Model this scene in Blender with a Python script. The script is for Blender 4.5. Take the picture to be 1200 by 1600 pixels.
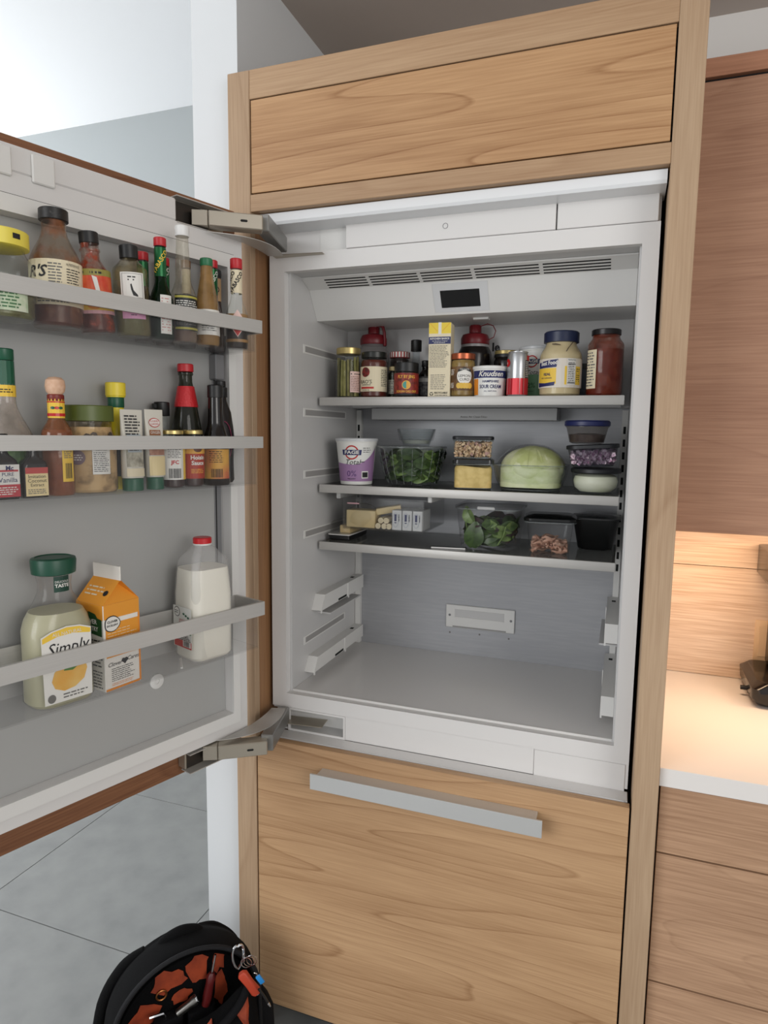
import bpy, bmesh, math, random
from mathutils import Vector, Matrix
random.seed(7)
for o in list(bpy.data.objects): bpy.data.objects.remove(o)
SC = bpy.context.scene
COL = SC.collection
PI = math.pi
D2R = math.radians

# ------------------------------------------------------------------ camera
def setup_camera():
    yaw, pitch, roll = D2R(-19.7719), D2R(-6.7806), D2R(0.7268)
    f = Vector((math.sin(yaw)*math.cos(pitch), math.cos(yaw)*math.cos(pitch), math.sin(pitch)))
    r = Vector((math.cos(yaw), -math.sin(yaw), 0)); u = r.cross(f)
    c, s = math.cos(roll), math.sin(roll)
    r2 = c*r + s*u; u2 = -s*r + c*u
    cd = bpy.data.cameras.new('camera'); cam = bpy.data.objects.new('camera', cd); COL.objects.link(cam)
    m = Matrix((r2, u2, -f)).transposed().to_4x4(); m.translation = Vector((0.85665, -1.42269, 1.61777))
    cam.matrix_world = m
    cd.sensor_fit = 'HORIZONTAL'; cd.sensor_width = 36.0; cd.lens = 1029.39/1200*36.0
    cd.clip_start = 0.02; cd.clip_end = 60
    SC.camera = cam
setup_camera()

# ------------------------------------------------------------------ world, lights, exposure
W_ = bpy.data.worlds.new('world'); SC.world = W_; W_.use_nodes = True
W_.node_tree.nodes['Background'].inputs[0].default_value = (0.98, 0.99, 1.0, 1)
W_.node_tree.nodes['Background'].inputs[1].default_value = 0.62
SC.view_settings.view_transform = 'Standard'; SC.view_settings.look = 'None'
SC.view_settings.exposure = 0.12; SC.view_settings.gamma = 1.0; SC.view_settings.use_curve_mapping = False
SC.cycles.transparent_max_bounces = 32
SC.cycles.max_bounces = 10

def area(name, loc, target, sx, sy, power, col=(1, 1, 1)):
    l = bpy.data.lights.new(name, 'AREA'); l.shape = 'RECTANGLE'; l.size = sx; l.size_y = sy
    l.energy = power; l.color = col
    o = bpy.data.objects.new(name, l); COL.objects.link(o); o.location = loc
    d = Vector(target) - Vector(loc)
    o.rotation_euler = d.to_track_quat('-Z', 'Y').to_euler()
    return o
area('window_light_front', (-1.6, -3.6, 1.9), (0.4, 0.2, 1.4), 2.6, 1.9, 75, (0.97, 0.985, 1.0))
area('window_light_right', (3.4, -2.4, 2.0), (0.0, 0.0, 1.3), 1.8, 1.6, 38, (1.0, 0.97, 0.93))
area('window_light_living', (-4.6, 0.6, 2.2), (-1.5, 1.4, 3.4), 2.6, 2.0, 130, (0.97, 0.985, 1.0))

# ------------------------------------------------------------------ materials
def lin(c):
    return tuple(((v/255)/12.92 if v/255 <= 0.04045 else ((v/255+0.055)/1.055)**2.4) for v in c[:3]) + (1.0,)
MATS = {}
def mat(name, col, rough=0.5, metal=0.0, var=None, vs=20.0, vst=(1, 1, 1), bump=0.0, spec=0.5, coat=0.0, sss=0.0, lo=0.4, hi=0.65, emit=0.0):
    if name in MATS: return MATS[name]
    m = bpy.data.materials.new(name); m.use_nodes = True; nt = m.node_tree; N = nt.nodes; L = nt.links
    b = N['Principled BSDF']
    b.inputs['Base Color'].default_value = lin(col); b.inputs['Roughness'].default_value = rough
    b.inputs['Metallic'].default_value = metal; b.inputs['Specular IOR Level'].default_value = spec
    b.inputs['Coat Weight'].default_value = coat; b.inputs['Coat Roughness'].default_value = 0.08
    if sss: b.inputs['Subsurface Weight'].default_value = sss; b.inputs['Subsurface Radius'].default_value = (.01, .006, .004)
    if emit: b.inputs['Emission Color'].default_value = lin(col); b.inputs['Emission Strength'].default_value = emit
    if var or bump:
        tc = N.new('ShaderNodeTexCoord'); mp = N.new('ShaderNodeMapping'); mp.inputs['Scale'].default_value = vst
        nz = N.new('ShaderNodeTexNoise'); nz.inputs['Scale'].default_value = vs; nz.inputs['Detail'].default_value = 5
        L.new(tc.outputs['Object'], mp.inputs[0]); L.new(mp.outputs[0], nz.inputs[0])
        if var:
            cr = N.new('ShaderNodeValToRGB'); cr.color_ramp.elements[0].position = lo; cr.color_ramp.elements[1].position = hi
            cr.color_ramp.elements[0].color = lin(col); cr.color_ramp.elements[1].color = lin(var)
            L.new(nz.outputs[0], cr.inputs[0]); L.new(cr.outputs[0], b.inputs['Base Color'])
        if bump:
            bp = N.new('ShaderNodeBump'); bp.inputs['Strength'].default_value = bump; bp.inputs['Distance'].default_value = 0.004
            L.new(nz.outputs[0], bp.inputs['Height']); L.new(bp.outputs[0], b.inputs['Normal'])
    MATS[name] = m
    return m
def clear(name, tint=(245, 247, 247), haze=0.05, rough=0.06, gloss=0.35, body=(235, 235, 235), wr=0.0, smear=None):
    """thin clear plastic or glass: transparent with a glancing reflection and a little body"""
    if name in MATS: return MATS[name]
    m = bpy.data.materials.new(name); m.use_nodes = True; nt = m.node_tree; N = nt.nodes; L = nt.links
    for n in list(N):
        if n.type == 'BSDF_PRINCIPLED': N.remove(n)
    out = [n for n in N if n.type == 'OUTPUT_MATERIAL'][0]
    tr = N.new('ShaderNodeBsdfTransparent'); tr.inputs[0].default_value = lin(tint)
    pr = N.new('ShaderNodeBsdfPrincipled'); pr.inputs['Base Color'].default_value = lin(body); pr.inputs['Roughness'].default_value = rough
    gl = N.new('ShaderNodeBsdfGlossy'); gl.inputs['Roughness'].default_value = rough
    lw = N.new('ShaderNodeLayerWeight'); lw.inputs[0].default_value = 0.5
    pw = N.new('ShaderNodeMath'); pw.operation = 'POWER'; pw.inputs[1].default_value = 3.6; L.new(lw.outputs['Facing'], pw.inputs[0])
    mu = N.new('ShaderNodeMath'); mu.operation = 'MULTIPLY_ADD'; mu.inputs[1].default_value = gloss*1.3; mu.inputs[2].default_value = 0.014
    L.new(pw.outputs[0], mu.inputs[0])
    m1 = N.new('ShaderNodeMixShader'); m1.inputs[0].default_value = haze
    L.new(tr.outputs[0], m1.inputs[1]); L.new(pr.outputs[0], m1.inputs[2])
    if smear:
        tc = N.new('ShaderNodeTexCoord'); nz = N.new('ShaderNodeTexNoise'); nz.inputs['Scale'].default_value = smear[0]; nz.inputs['Detail'].default_value = 4
        L.new(tc.outputs['Object'], nz.inputs[0])
        mr = N.new('ShaderNodeMapRange'); mr.inputs[1].default_value = smear[1]; mr.inputs[2].default_value = smear[2]; mr.inputs[3].default_value = haze; mr.inputs[4].default_value = smear[3]
        L.new(nz.outputs[0], mr.inputs[0]); L.new(mr.outputs[0], m1.inputs[0])
    m2 = N.new('ShaderNodeMixShader')
    L.new(mu.outputs[0], m2.inputs[0]); L.new(m1.outputs[0], m2.inputs[1]); L.new(gl.outputs[0], m2.inputs[2])
    if wr:
        tc = N.new('ShaderNodeTexCoord'); nz = N.new('ShaderNodeTexNoise'); nz.inputs['Scale'].default_value = 45; nz.inputs['Detail'].default_value = 3
        bp = N.new('ShaderNodeBump'); bp.inputs['Strength'].default_value = wr; bp.inputs['Distance'].default_value = .006
        L.new(tc.outputs['Object'], nz.inputs[0]); L.new(nz.outputs[0], bp.inputs['Height'])
        L.new(bp.outputs[0], gl.inputs['Normal']); L.new(bp.outputs[0], lw.inputs['Normal'])
    L.new(m2.outputs[0], out.inputs[0])
    MATS[name] = m
    return m
def wood(name, base, dark, axis=0, rings=9.0, contrast=0.5, freq=1.0, rough=0.5, fine=0.35, seed=0.0):
    """growth rings as contour lines of a stretched noise field, plus fine fibres along the grain"""
    if name in MATS: return MATS[name]
    m = bpy.data.materials.new(name); m.use_nodes = True; nt = m.node_tree; N = nt.nodes; L = nt.links
    b = N['Principled BSDF']; b.inputs['Roughness'].default_value = rough; b.inputs['Specular IOR Level'].default_value = 0.35
    tc = N.new('ShaderNodeTexCoord')
    mp = N.new('ShaderNodeMapping'); sc = [3.6*freq]*3; sc[axis] = 0.42*freq; mp.inputs['Scale'].default_value = sc
    mp.inputs['Location'].default_value = (seed, seed*.7, seed*1.3)
    L.new(tc.outputs['Object'], mp.inputs[0])
    n1 = N.new('ShaderNodeTexNoise'); n1.inputs['Scale'].default_value = 1.0; n1.inputs['Detail'].default_value = 2.0; n1.inputs['Roughness'].default_value = 0.35
    L.new(mp.outputs[0], n1.inputs[0])
    mu = N.new('ShaderNodeMath'); mu.operation = 'MULTIPLY'; mu.inputs[1].default_value = rings; L.new(n1.outputs[0], mu.inputs[0])
    fr = N.new('ShaderNodeMath'); fr.operation = 'FRACT'; L.new(mu.outputs[0], fr.inputs[0])
    cr = N.new('ShaderNodeValToRGB'); e = cr.color_ramp.elements
    e[0].position = 0.0; e[0].color = (0, 0, 0, 1); e[1].position = 1.0; e[1].color = (1, 1, 1, 1)
    x = cr.color_ramp.elements.new(0.6); x.color = (.14, .14, .14, 1)
    x = cr.color_ramp.elements.new(0.9); x.color = (.36, .36, .36, 1)
    x = cr.color_ramp.elements.new(0.96); x.color = (1, 1, 1, 1); e[-1].color = (.1, .1, .1, 1)
    L.new(fr.outputs[0], cr.inputs[0])
    mp2 = N.new('ShaderNodeMapping'); s2 = [260]*3; s2[axis] = 7; mp2.inputs['Scale'].default_value = s2
    L.new(tc.outputs['Object'], mp2.inputs[0])
    n2 = N.new('ShaderNodeTexNoise'); n2.inputs['Scale'].default_value = 1.0; n2.inputs['Detail'].default_value = 3
    L.new(mp2.outputs[0], n2.inputs[0])
    mp3 = N.new('ShaderNodeMapping'); s3 = [7]*3; s3[axis] = 1.2; mp3.inputs['Scale'].default_value = s3
    L.new(tc.outputs['Object'], mp3.inputs[0])
    n3 = N.new('ShaderNodeTexNoise'); n3.inputs['Scale'].default_value = 1.0; n3.inputs['Detail'].default_value = 3; L.new(mp3.outputs[0], n3.inputs[0])
    a1 = N.new('ShaderNodeMath'); a1.operation = 'MULTIPLY'; a1.inputs[1].default_value = contrast; L.new(cr.outputs[0], a1.inputs[0])
    r2 = N.new('ShaderNodeMapRange'); r2.inputs[1].default_value = .35; r2.inputs[2].default_value = .7; r2.inputs[3].default_value = 0; r2.inputs[4].default_value = fine
    L.new(n2.outputs[0], r2.inputs[0])
    r3 = N.new('ShaderNodeMapRange'); r3.inputs[1].default_value = .35; r3.inputs[2].default_value = .7; r3.inputs[3].default_value = 0; r3.inputs[4].default_value = .35
    L.new(n3.outputs[0], r3.inputs[0])
    ad = N.new('ShaderNodeMath'); L.new(a1.outputs[0], ad.inputs[0]); L.new(r2.outputs[0], ad.inputs[1])
    ad2 = N.new('ShaderNodeMath'); ad2.use_clamp = True; L.new(ad.outputs[0], ad2.inputs[0]); L.new(r3.outputs[0], ad2.inputs[1])
    mx = N.new('ShaderNodeMix'); mx.data_type = 'RGBA'; mx.inputs[6].default_value = lin(base); mx.inputs[7].default_value = lin(dark)
    L.new(ad2.outputs[0], mx.inputs[0]); L.new(mx.outputs[2], b.inputs['Base Color'])
    bp = N.new('ShaderNodeBump'); bp.inputs['Strength'].default_value = 0.08; bp.inputs['Distance'].default_value = .001
    L.new(n2.outputs[0], bp.inputs['Height']); L.new(bp.outputs[0], b.inputs['Normal'])
    MATS[name] = m
    return m

# ------------------------------------------------------------------ geometry helpers
OFF = {}
def rootof(o):
    while o.parent is not None: o = o.parent
    return o
def mk(name, V, F, m, parent=None, smooth=False, kind=None):
    off = OFF.get(rootof(parent)) if parent is not None else None
    if off is not None: V = [(v[0]-off[0], v[1]-off[1], v[2]-off[2]) for v in V]
    me = bpy.data.meshes.new(name); me.from_pydata([tuple(v) for v in V], [], F); me.update()
    bm = bmesh.new(); bm.from_mesh(me); bmesh.ops.recalc_face_normals(bm, faces=bm.faces[:]); bm.to_mesh(me); bm.free()
    if smooth:
        me.polygons.foreach_set('use_smooth', [True]*len(me.polygons))
        try: me.set_sharp_from_angle(angle=D2R(38))
        except Exception: pass
    me.materials.append(m)
    o = bpy.data.objects.new(name, me); COL.objects.link(o)
    if parent is not None: o.parent = parent
    if kind: o['kind'] = kind
    return o
GROUPS = {'pepper_sauce_bottle': 'pepper sauce bottles in the top door bin', 'butter_box': 'butter sticks in the clear tray', 'paste_tube': 'paste tubes in the middle door bin', 'extract_bottle': 'extract bottles in the middle door bin', 'squeeze_bottle': 'maroon-capped squeeze bottles on the top shelf', 'yogurt_tub': 'yogurt tubs in the refrigerator', 'glass_container': 'square glass containers on the middle shelf'}
def thing(name, label, cat, loc=(0, 0, 0), rz=0.0, group=None, off=False, tilt=(0, 0)):
    o = bpy.data.objects.new(name, None); COL.objects.link(o); o.empty_display_size = .05
    o.location = loc; o.rotation_euler = (D2R(tilt[0]), D2R(tilt[1]), D2R(rz)); o['label'] = label; o['category'] = cat
    group = group or GROUPS.get(name)
    if group: o['group'] = group
    if off: OFF[o] = loc
    return o
def tag(o, label=None, cat=None, group=None, kind=None):
    if label: o['label'] = label
    if cat: o['category'] = cat
    if group: o['group'] = group
    if kind: o['kind'] = kind
    return o
def boxg(x0, x1, y0, y1, z0, z1, b=0.0, seg=1):
    bm = bmesh.new()
    vs = [bm.verts.new(p) for p in ((x0, y0, z0), (x1, y0, z0), (x1, y1, z0), (x0, y1, z0), (x0, y0, z1), (x1, y0, z1), (x1, y1, z1), (x0, y1, z1))]
    for f in ((0, 3, 2, 1), (4, 5, 6, 7), (0, 1, 5, 4), (1, 2, 6, 5), (2, 3, 7, 6), (3, 0, 4, 7)): bm.faces.new([vs[i] for i in f])
    if b > 0: bmesh.ops.bevel(bm, geom=bm.edges[:], offset=b, segments=seg, affect='EDGES', profile=.5)
    bm.verts.index_update()
    V = [tuple(v.co) for v in bm.verts]; F = [[v.index for v in f.verts] for f in bm.faces]; bm.free()
    return V, F
def join(gs):
    V = []; F = []
    for v, f in gs:
        n = len(V); V += list(v); F += [[i+n for i in q] for q in f]
    return V, F
def box(name, x0, x1, y0, y1, z0, z1, m, parent=None, b=0.001, seg=1, kind=None):
    V, F = boxg(x0, x1, y0, y1, z0, z1, b, seg); return mk(name, V, F, m, parent, kind=kind, smooth=seg > 1)
def latheg(prof, seg=28, knurl=0.0, kz=None, cx=0, cy=0):
    V = []; F = []; rings = []
    for r, z in prof:
        if r < 1e-6: V.append((cx, cy, z)); rings.append([len(V)-1])
        else:
            ring = []
            for i in range(seg):
                rr = r
                if knurl and kz and kz[0] <= z <= kz[1] and i % 2: rr = r*(1-knurl)
                a = 2*PI*i/seg; V.append((cx+rr*math.cos(a), cy+rr*math.sin(a), z)); ring.append(len(V)-1)
            rings.append(ring)
    for a, b in zip(rings[:-1], rings[1:]):
        if len(a) == 1 and len(b) == 1: continue
        if len(a) == 1:
            for i in range(seg): F.append([a[0], b[(i+1) % seg], b[i]])
        elif len(b) == 1:
            for i in range(seg): F.append([a[i], a[(i+1) % seg], b[0]])
        else:
            for i in range(seg): F.append([a[i], a[(i+1) % seg], b[(i+1) % seg], b[i]])
    return V, F
def lathe(name, prof, m, parent, seg=28, knurl=0.0, kz=None, cx=0, cy=0):
    V, F = latheg(prof, seg, knurl, kz, cx, cy); return mk(name, V, F, m, parent, smooth=True)
def rrect(w, d, r, z, n=4, ox=0.0, oy=0.0):
    r = min(r, w/2-1e-4, d/2-1e-4); P = []
    for cx, cy, a0 in ((w/2-r, -d/2+r, -90), (w/2-r, d/2-r, 0), (-w/2+r, d/2-r, 90), (-w/2+r, -d/2+r, 180)):
        for i in range(n+1):
            a = D2R(a0+90*i/n); P.append((ox+cx+r*math.cos(a), oy+cy+r*math.sin(a), z))
    return P
def loftg(rings, cap=True, close=True):
    V = []; F = []; n = len(rings[0])
    for r in rings: V += list(r)
    for k in range(len(rings)-1):
        for i in range(n if close else n-1):
            j = (i+1) % n; F.append([k*n+i, k*n+j, (k+1)*n+j, (k+1)*n+i])
    if cap: F.append(list(range(n))[::-1]); F.append([(len(rings)-1)*n+i for i in range(n)])
    return V, F
def loft(name, rings, m, parent, cap=True, smooth=True, close=True):
    V, F = loftg(rings, cap, close); return mk(name, V, F, m, parent, smooth=smooth)
def tubeg(pts, r, seg=8, closed=False):
    pts = [Vector(p) for p in pts]; n = len(pts); V = []; F = []; prev = None
    for i, p in enumerate(pts):
        if closed: t = pts[(i+1) % n]-pts[i-1]
        else: t = pts[min(i+1, n-1)]-pts[max(i-1, 0)]
        t.normalize()
        if prev is None:
            a = Vector((0, 0, 1)) if abs(t.z) < .9 else Vector((1, 0, 0)); u = t.cross(a).normalized()
        else:
            u = prev - t*prev.dot(t); u.normalize()
        prev = u; w = t.cross(u)
        rr = r[i] if isinstance(r, (list, tuple)) else r
        for k in range(seg):
            a = 2*PI*k/seg; V.append(tuple(p+u*(rr*math.cos(a))+w*(rr*math.sin(a))))
    m = n if closed else n-1
    for i in range(m):
        for k in range(seg):
            j = (i+1) % n; F.append([i*seg+k, i*seg+(k+1) % seg, j*seg+(k+1) % seg, j*seg+k])
    if not closed: F.append(list(range(seg))[::-1]); F.append([(n-1)*seg+k for k in range(seg)])
    return V, F
def spl(pts, rs=None, n=6):
    """Catmull-Rom curve through pts, with radii"""
    P = [Vector(p) for p in pts]; out = []; ro = []
    for i in range(len(P)-1):
        p0, p1, p2, p3 = P[max(i-1, 0)], P[i], P[i+1], P[min(i+2, len(P)-1)]
        for k in range(n):
            t = k/n; out.append(tuple(.5*((2*p1)+(p2-p0)*t+(2*p0-5*p1+4*p2-p3)*t*t+(3*p1-p0-3*p2+p3)*t**3)))
            if rs: ro.append(rs[i]+(rs[i+1]-rs[i])*t)
    out.append(tuple(P[-1]))
    if rs: ro.append(rs[-1]); return out, ro
    return out
def tube(name, pts, r, m, parent, seg=8, closed=False):
    V, F = tubeg(pts, r, seg, closed); return mk(name, V, F, m, parent, smooth=True)
def frameg(x0, x1, z0, z1, a0, a1, c0, c1, y0, y1):
    """rectangular ring in the xz plane: outer x0..z1, opening a0..c1, from y0 to y1"""
    V = []
    for y in (y0, y1): V += [(x0, y, z0), (x1, y, z0), (x1, y, z1), (x0, y, z1), (a0, y, c0), (a1, y, c0), (a1, y, c1), (a0, y, c1)]
    F = []
    for i in range(4):
        j = (i+1) % 4
        F += [[i, j, 4+j, 4+i], [8+i, 12+i, 12+j, 8+j], [i, 8+i, 8+j, j], [4+i, 4+j, 12+j, 12+i]]
    return V, F
def polyg(pts, y0, y1):
    """polygon in xz extruded from y0 to y1"""
    n = len(pts); V = [(x, y0, z) for x, z in pts]+[(x, y1, z) for x, z in pts]
    F = [list(range(n)), [n+i for i in range(n)][::-1]]+[[i, n+i, n+(i+1) % n, (i+1) % n] for i in range(n)]
    return V, F

# ------------------------------------------------------------------ labels and lettering
def cylmap(R, phi, zc, R1=None, h=1.0, cx=0, cy=0):
    """(u right, v up, d out) on a cylinder or cone facing phi degrees from -Y towards +X"""
    def f(u, v, d=0.0):
        rr = R if R1 is None else R+(R1-R)*(v/h+.5)
        a = D2R(phi)+u/max(rr, 1e-4)
        return (cx+(rr+d)*math.sin(a), cy-(rr+d)*math.cos(a), zc+v)
    return f
def flatmap(o, phi, tilt=0.0):
    """plane through o facing phi degrees from -Y towards +X, leaning back by tilt degrees"""
    a = D2R(phi); t = D2R(tilt)
    nr = Vector((math.sin(a)*math.cos(t), -math.cos(a)*math.cos(t), math.sin(t))); ri = Vector((math.cos(a), math.sin(a), 0)); up = nr.cross(ri)
    def f(u, v, d=0.0): return tuple(Vector(o)+ri*u+up*v+nr*d)
    return f
def patch(name, mp, u0, u1, v0, v1, m, parent, d=0.0006, nu=8, corner=0.0, poly=None, th=0.0004):
    """a thin printed piece laid on a surface"""
    if poly is None:
        V = []; F = []
        for lay in (d, d-th):
            for j in range(2):
                for i in range(nu+1):
                    V.append(mp(u0+(u1-u0)*i/nu, (v0, v1)[j], lay))
        n = nu+1
        for i in range(nu):
            F.append([i, i+1, n+i+1, n+i]); F.append([2*n+i, 3*n+i, 3*n+i+1, 2*n+i+1])
            F.append([i, 2*n+i, 2*n+i+1, i+1]); F.append([n+i, n+i+1, 3*n+i+1, 3*n+i])
        F.append([0, n, 3*n, 2*n]); F.append([nu, 2*n+nu, 3*n+nu, n+nu])
        return mk(name, V, F, m, parent, smooth=False)
    # slice the outline into columns so that it follows a curved surface
    us = [p[0] for p in poly]; a, b = min(us), max(us); cols = sorted(set([a+(b-a)*i/12 for i in range(13)]+[min(max(u, a), b) for u in us])); n = len(poly); top = []
    for u in cols:
        vs = []
        for i in range(n):
            p, q = poly[i], poly[(i+1) % n]
            if abs(p[0]-q[0]) < 1e-9:
                if abs(u-p[0]) < 1e-7: vs += [p[1], q[1]]
            elif min(p[0], q[0])-1e-9 <= u <= max(p[0], q[0])+1e-9: vs.append(p[1]+(q[1]-p[1])*(u-p[0])/(q[0]-p[0]))
        top.append((u, min(vs), max(vs)))
    V = []
    for u, v0, v1 in top: V += [mp(u, v0, d), mp(u, v1, d)]
    F = [[2*i, 2*i+2, 2*i+3, 2*i+1] for i in range(len(top)-1)]
    return mk(name, V, F, m, parent)
def disc(name, mp, u, v, r, m, parent, d=0.0009, n=20, rv=None):
    rv = rv or r
    return patch(name, mp, 0, 0, 0, 0, m, parent, d, poly=[(u+r*math.cos(2*PI*i/n), v+rv*math.sin(2*PI*i/n)) for i in range(n)])
TXT = {}
def textg(s, shear=0.0, bold=0.0, space=1.0):
    k = (s, shear, bold, space)
    if k in TXT: return TXT[k]
    c = bpy.data.curves.new('lettering', 'FONT'); c.body = s; c.size = 1.0; c.shear = shear; c.offset = bold; c.space_character = space
    c.align_x = 'CENTER'; c.align_y = 'CENTER'; c.resolution_u = 2; c.fill_mode = 'FRONT'
    o = bpy.data.objects.new('lettering', c)
    me = bpy.data.meshes.new_from_object(o)
    V = [(v.co.x, v.co.y) for v in me.vertices]; F = [list(p.vertices) for p in me.polygons]
    bpy.data.objects.remove(o); bpy.data.curves.remove(c); bpy.data.meshes.remove(me)
    TXT[k] = (V, F)
    return TXT[k]
def text(s, mp, u, v, size, m, parent, d=0.0012, shear=0.0, bold=0.0, width=None, rot=0, space=1.0, name='lettering'):
    V, F = textg(s, shear, bold, space)
    if not V: return None
    sx = size
    if width:
        w = max(p[0] for p in V)-min(p[0] for p in V); sx = width/w
    ca, sa = math.cos(D2R(rot)), math.sin(D2R(rot))
    W = []
    for a, b in V:
        x, y = a*sx, b*size; W.append(mp(u+x*ca-y*sa, v+x*sa+y*ca, d))
    return mk(name, W, F, m, parent)
def lines(mp, u0, u1, v0, v1, n, m, parent, d=0.0011, fill=.45, rnd=None, name='small_print'):
    """rows of tiny illegible print"""
    rnd = rnd or random.Random(int((u0+v0+n)*1e5)); V = []; F = []; h = (v1-v0)/n
    for i in range(n):
        v = v1-h*(i+.5); u = u0
        end = u1-(u1-u0)*rnd.uniform(0, .25)
        while u < end:
            w = min(rnd.uniform(.5, 2.4)*h, end-u); k = len(V)
            for a, b in ((u, v-h*fill/2), (u+w, v-h*fill/2), (u+w, v+h*fill/2), (u, v+h*fill/2)): V.append(mp(a, b, d))
            F.append([k, k+1, k+2, k+3]); u += w+h*.35
    return mk(name, V, F, m, parent)
def barcode(mp, u0, u1, v0, v1, m, parent, d=0.0012):
    V = []; F = []; rnd = random.Random(3); u = u0
    while u < u1:
        w = rnd.uniform(.0006, .0016)
        if u+w > u1: break
        k = len(V)
        for a, b in ((u, v0), (u+w, v0), (u+w, v1), (u, v1)): V.append(mp(a, b, d))
        F.append([k, k+1, k+2, k+3]); u += w+rnd.uniform(.0007, .0014)
    return mk('barcode', V, F, m, parent)
# ------------------------------------------------------------------ shared materials
WHITE = mat('white_enamel', (214, 212, 210), .32)
WHITE2 = mat('white_plastic', (218, 217, 214), .38)
LINER = mat('grey_white_liner', (196, 195, 194), .34)
BLACK = mat('black_plastic', (14, 14, 15), .38)
DARK = mat('dark_gap', (10, 9, 9), .8)  # near-black colour carries the shade of gaps, slots and recesses
STEEL = mat('brushed_aluminium', (188, 186, 182), .42, .35, var=(193, 191, 187), vs=60, vst=(.1, 1, 12))
HINGE = mat('hinge_steel', (178, 170, 156), .38, .7)
HINGE2 = mat('hinge_cover_grey', (184, 181, 176), .4, .35)
PAINT = mat('white_paint', (212, 215, 217), .6, bump=.03, vs=120)
GREYPAINT = mat('blue_grey_paint', (152, 157, 158), .65)
TAUPE = mat('shaded_ceiling', (186, 176, 168), .7)  # taupe tone puts the dimness above the cabinets into the paint colour
INK = mat('black_ink', (24, 24, 26), .55)
INKG = mat('grey_ink', (110, 108, 104), .6)
CREAM = mat('cream_paper', (226, 214, 184), .55)
PAPER = mat('white_paper', (226, 224, 218), .5)
RED = mat('red_plastic', (190, 22, 30), .35)
REDP = mat('red_print', (186, 40, 36), .5)
NAVY = mat('navy_print', (30, 38, 92), .5)
GOLD = mat('gold_tin', (196, 176, 118), .32, .75)
YEL = mat('yellow_print', (236, 196, 66), .5)
ORANGEP = mat('orange_print', (226, 138, 40), .5)
GREENP = mat('dark_green_plastic', (16, 84, 58), .38)
GLASS = clear('clear_glass', (248, 250, 249), .005, .03, .5)
GRIM = clear('glass_edge', (226, 230, 230), .14, .08, .6, (210, 214, 214))
PLASTIC = clear('clear_plastic', (249, 249, 249), .01, .08, .4)
BINPL = clear('clear_bin_plastic', (249, 249, 249), .016, .1, .22, (205, 205, 205))
WRAP = clear('cling_film', (250, 250, 250), .012, .1, .55, wr=.9)
WD_PANEL = wood('pale_walnut_horizontal', (197, 158, 117), (138, 96, 60), 0, 17, .44, 1.15, .45, .28, 3.1)
WD_DRAWER = wood('pale_walnut_drawer', (193, 157, 119), (136, 98, 64), 0, 20, .44, 1.2, .45, .28, 8.4)
WD_STILE = wood('pale_walnut_vertical', (180, 154, 126), (142, 112, 84), 2, 9, .26, 1.0, .5, .35, 5.5)
WD_RAIL = wood('pale_walnut_rail', (184, 154, 122), (146, 112, 82), 0, 9, .26, 1.0, .5, .35, 1.7)
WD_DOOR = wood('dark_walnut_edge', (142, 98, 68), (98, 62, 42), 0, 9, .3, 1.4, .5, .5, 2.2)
WD_SIDE = wood('walnut_reveal', (158, 118, 82), (118, 82, 54), 2, 5, .3, 1.0, .5, .5, 4.4)
WD_UPPER = wood('brown_walnut_upper', (178, 138, 112), (144, 104, 82), 0, 11, .22, 1.2, .5, .45, 6.6)
WD_BASE = wood('brown_oak_drawers', (188, 152, 122), (142, 108, 82), 0, 14, .24, 1.5, .5, .5, 9.9)
WD_SPLASH = wood('pale_veneer_splashback', (232, 212, 192), (196, 166, 140), 0, 4, .10, 1.0, .5, .7, 7.7)
QUARTZ = mat('white_quartz', (222, 218, 214), .3)
TILE = mat('grey_porcelain', (136, 137, 135), .45, var=(124, 125, 124), vs=9, bump=.02, lo=.35, hi=.7)

# ------------------------------------------------------------------ room shell
fl = box('floor', -6, 3.2, -3.5, 2.4, -.05, -.003, mat('dark_grout', (72, 72, 72), .8), None, 0)
tag(fl, 'grey porcelain tile floor with thin dark joints', kind='structure')
TS = 0.745
V, F = boxg(-TS/2+.0014, TS/2-.0014, -TS/2+.0014, TS/2-.0014, -.004, 0, .0006)
first = None
for i in range(-4, 3):
    for j in range(-4, 3):
        cx = -.39-TS*(i+.5); cy = .0775+TS*(j+.5)
        if cx < -3.6 or cy > 2.4: continue
        if first is None: first = mk('tile', V, F, TILE, fl); o = first
        else: o = first.copy(); COL.objects.link(o); o.parent = fl
        o.location = (cx, cy, 0)
def struct(name, x0, x1, y0, y1, z0, z1, m, label):
    return tag(box(name, x0, x1, y0, y1, z0, z1, m, None, 0), label, kind='structure')
struct('wall_left', -.176, -.049, .03, .70, 0, 3.75, PAINT, 'white painted end of the partition wall beside the refrigerator cabinet')
struct('wall_back', -.049, 3.2, .682, .76, 0, 2.80, mat('back_wall_paint', (205, 202, 198), .6), 'painted wall behind the kitchen cabinets')
struct('wall_far', -6, -.176, 2.2, 2.3, 0, 3.60, GREYPAINT, 'blue grey wall of the next room')
struct('ceiling', -.049, 3.2, -1.6, .70, 2.745, 2.84, TAUPE, 'lowered ceiling above the cabinets, its shade painted in as taupe grey')
struct('ceiling_upper', -6, -.1, -3.5, 2.3, 3.592, 3.68, mat('white_ceiling', (238, 240, 242), .7), 'bright white high ceiling of the next room')

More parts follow.
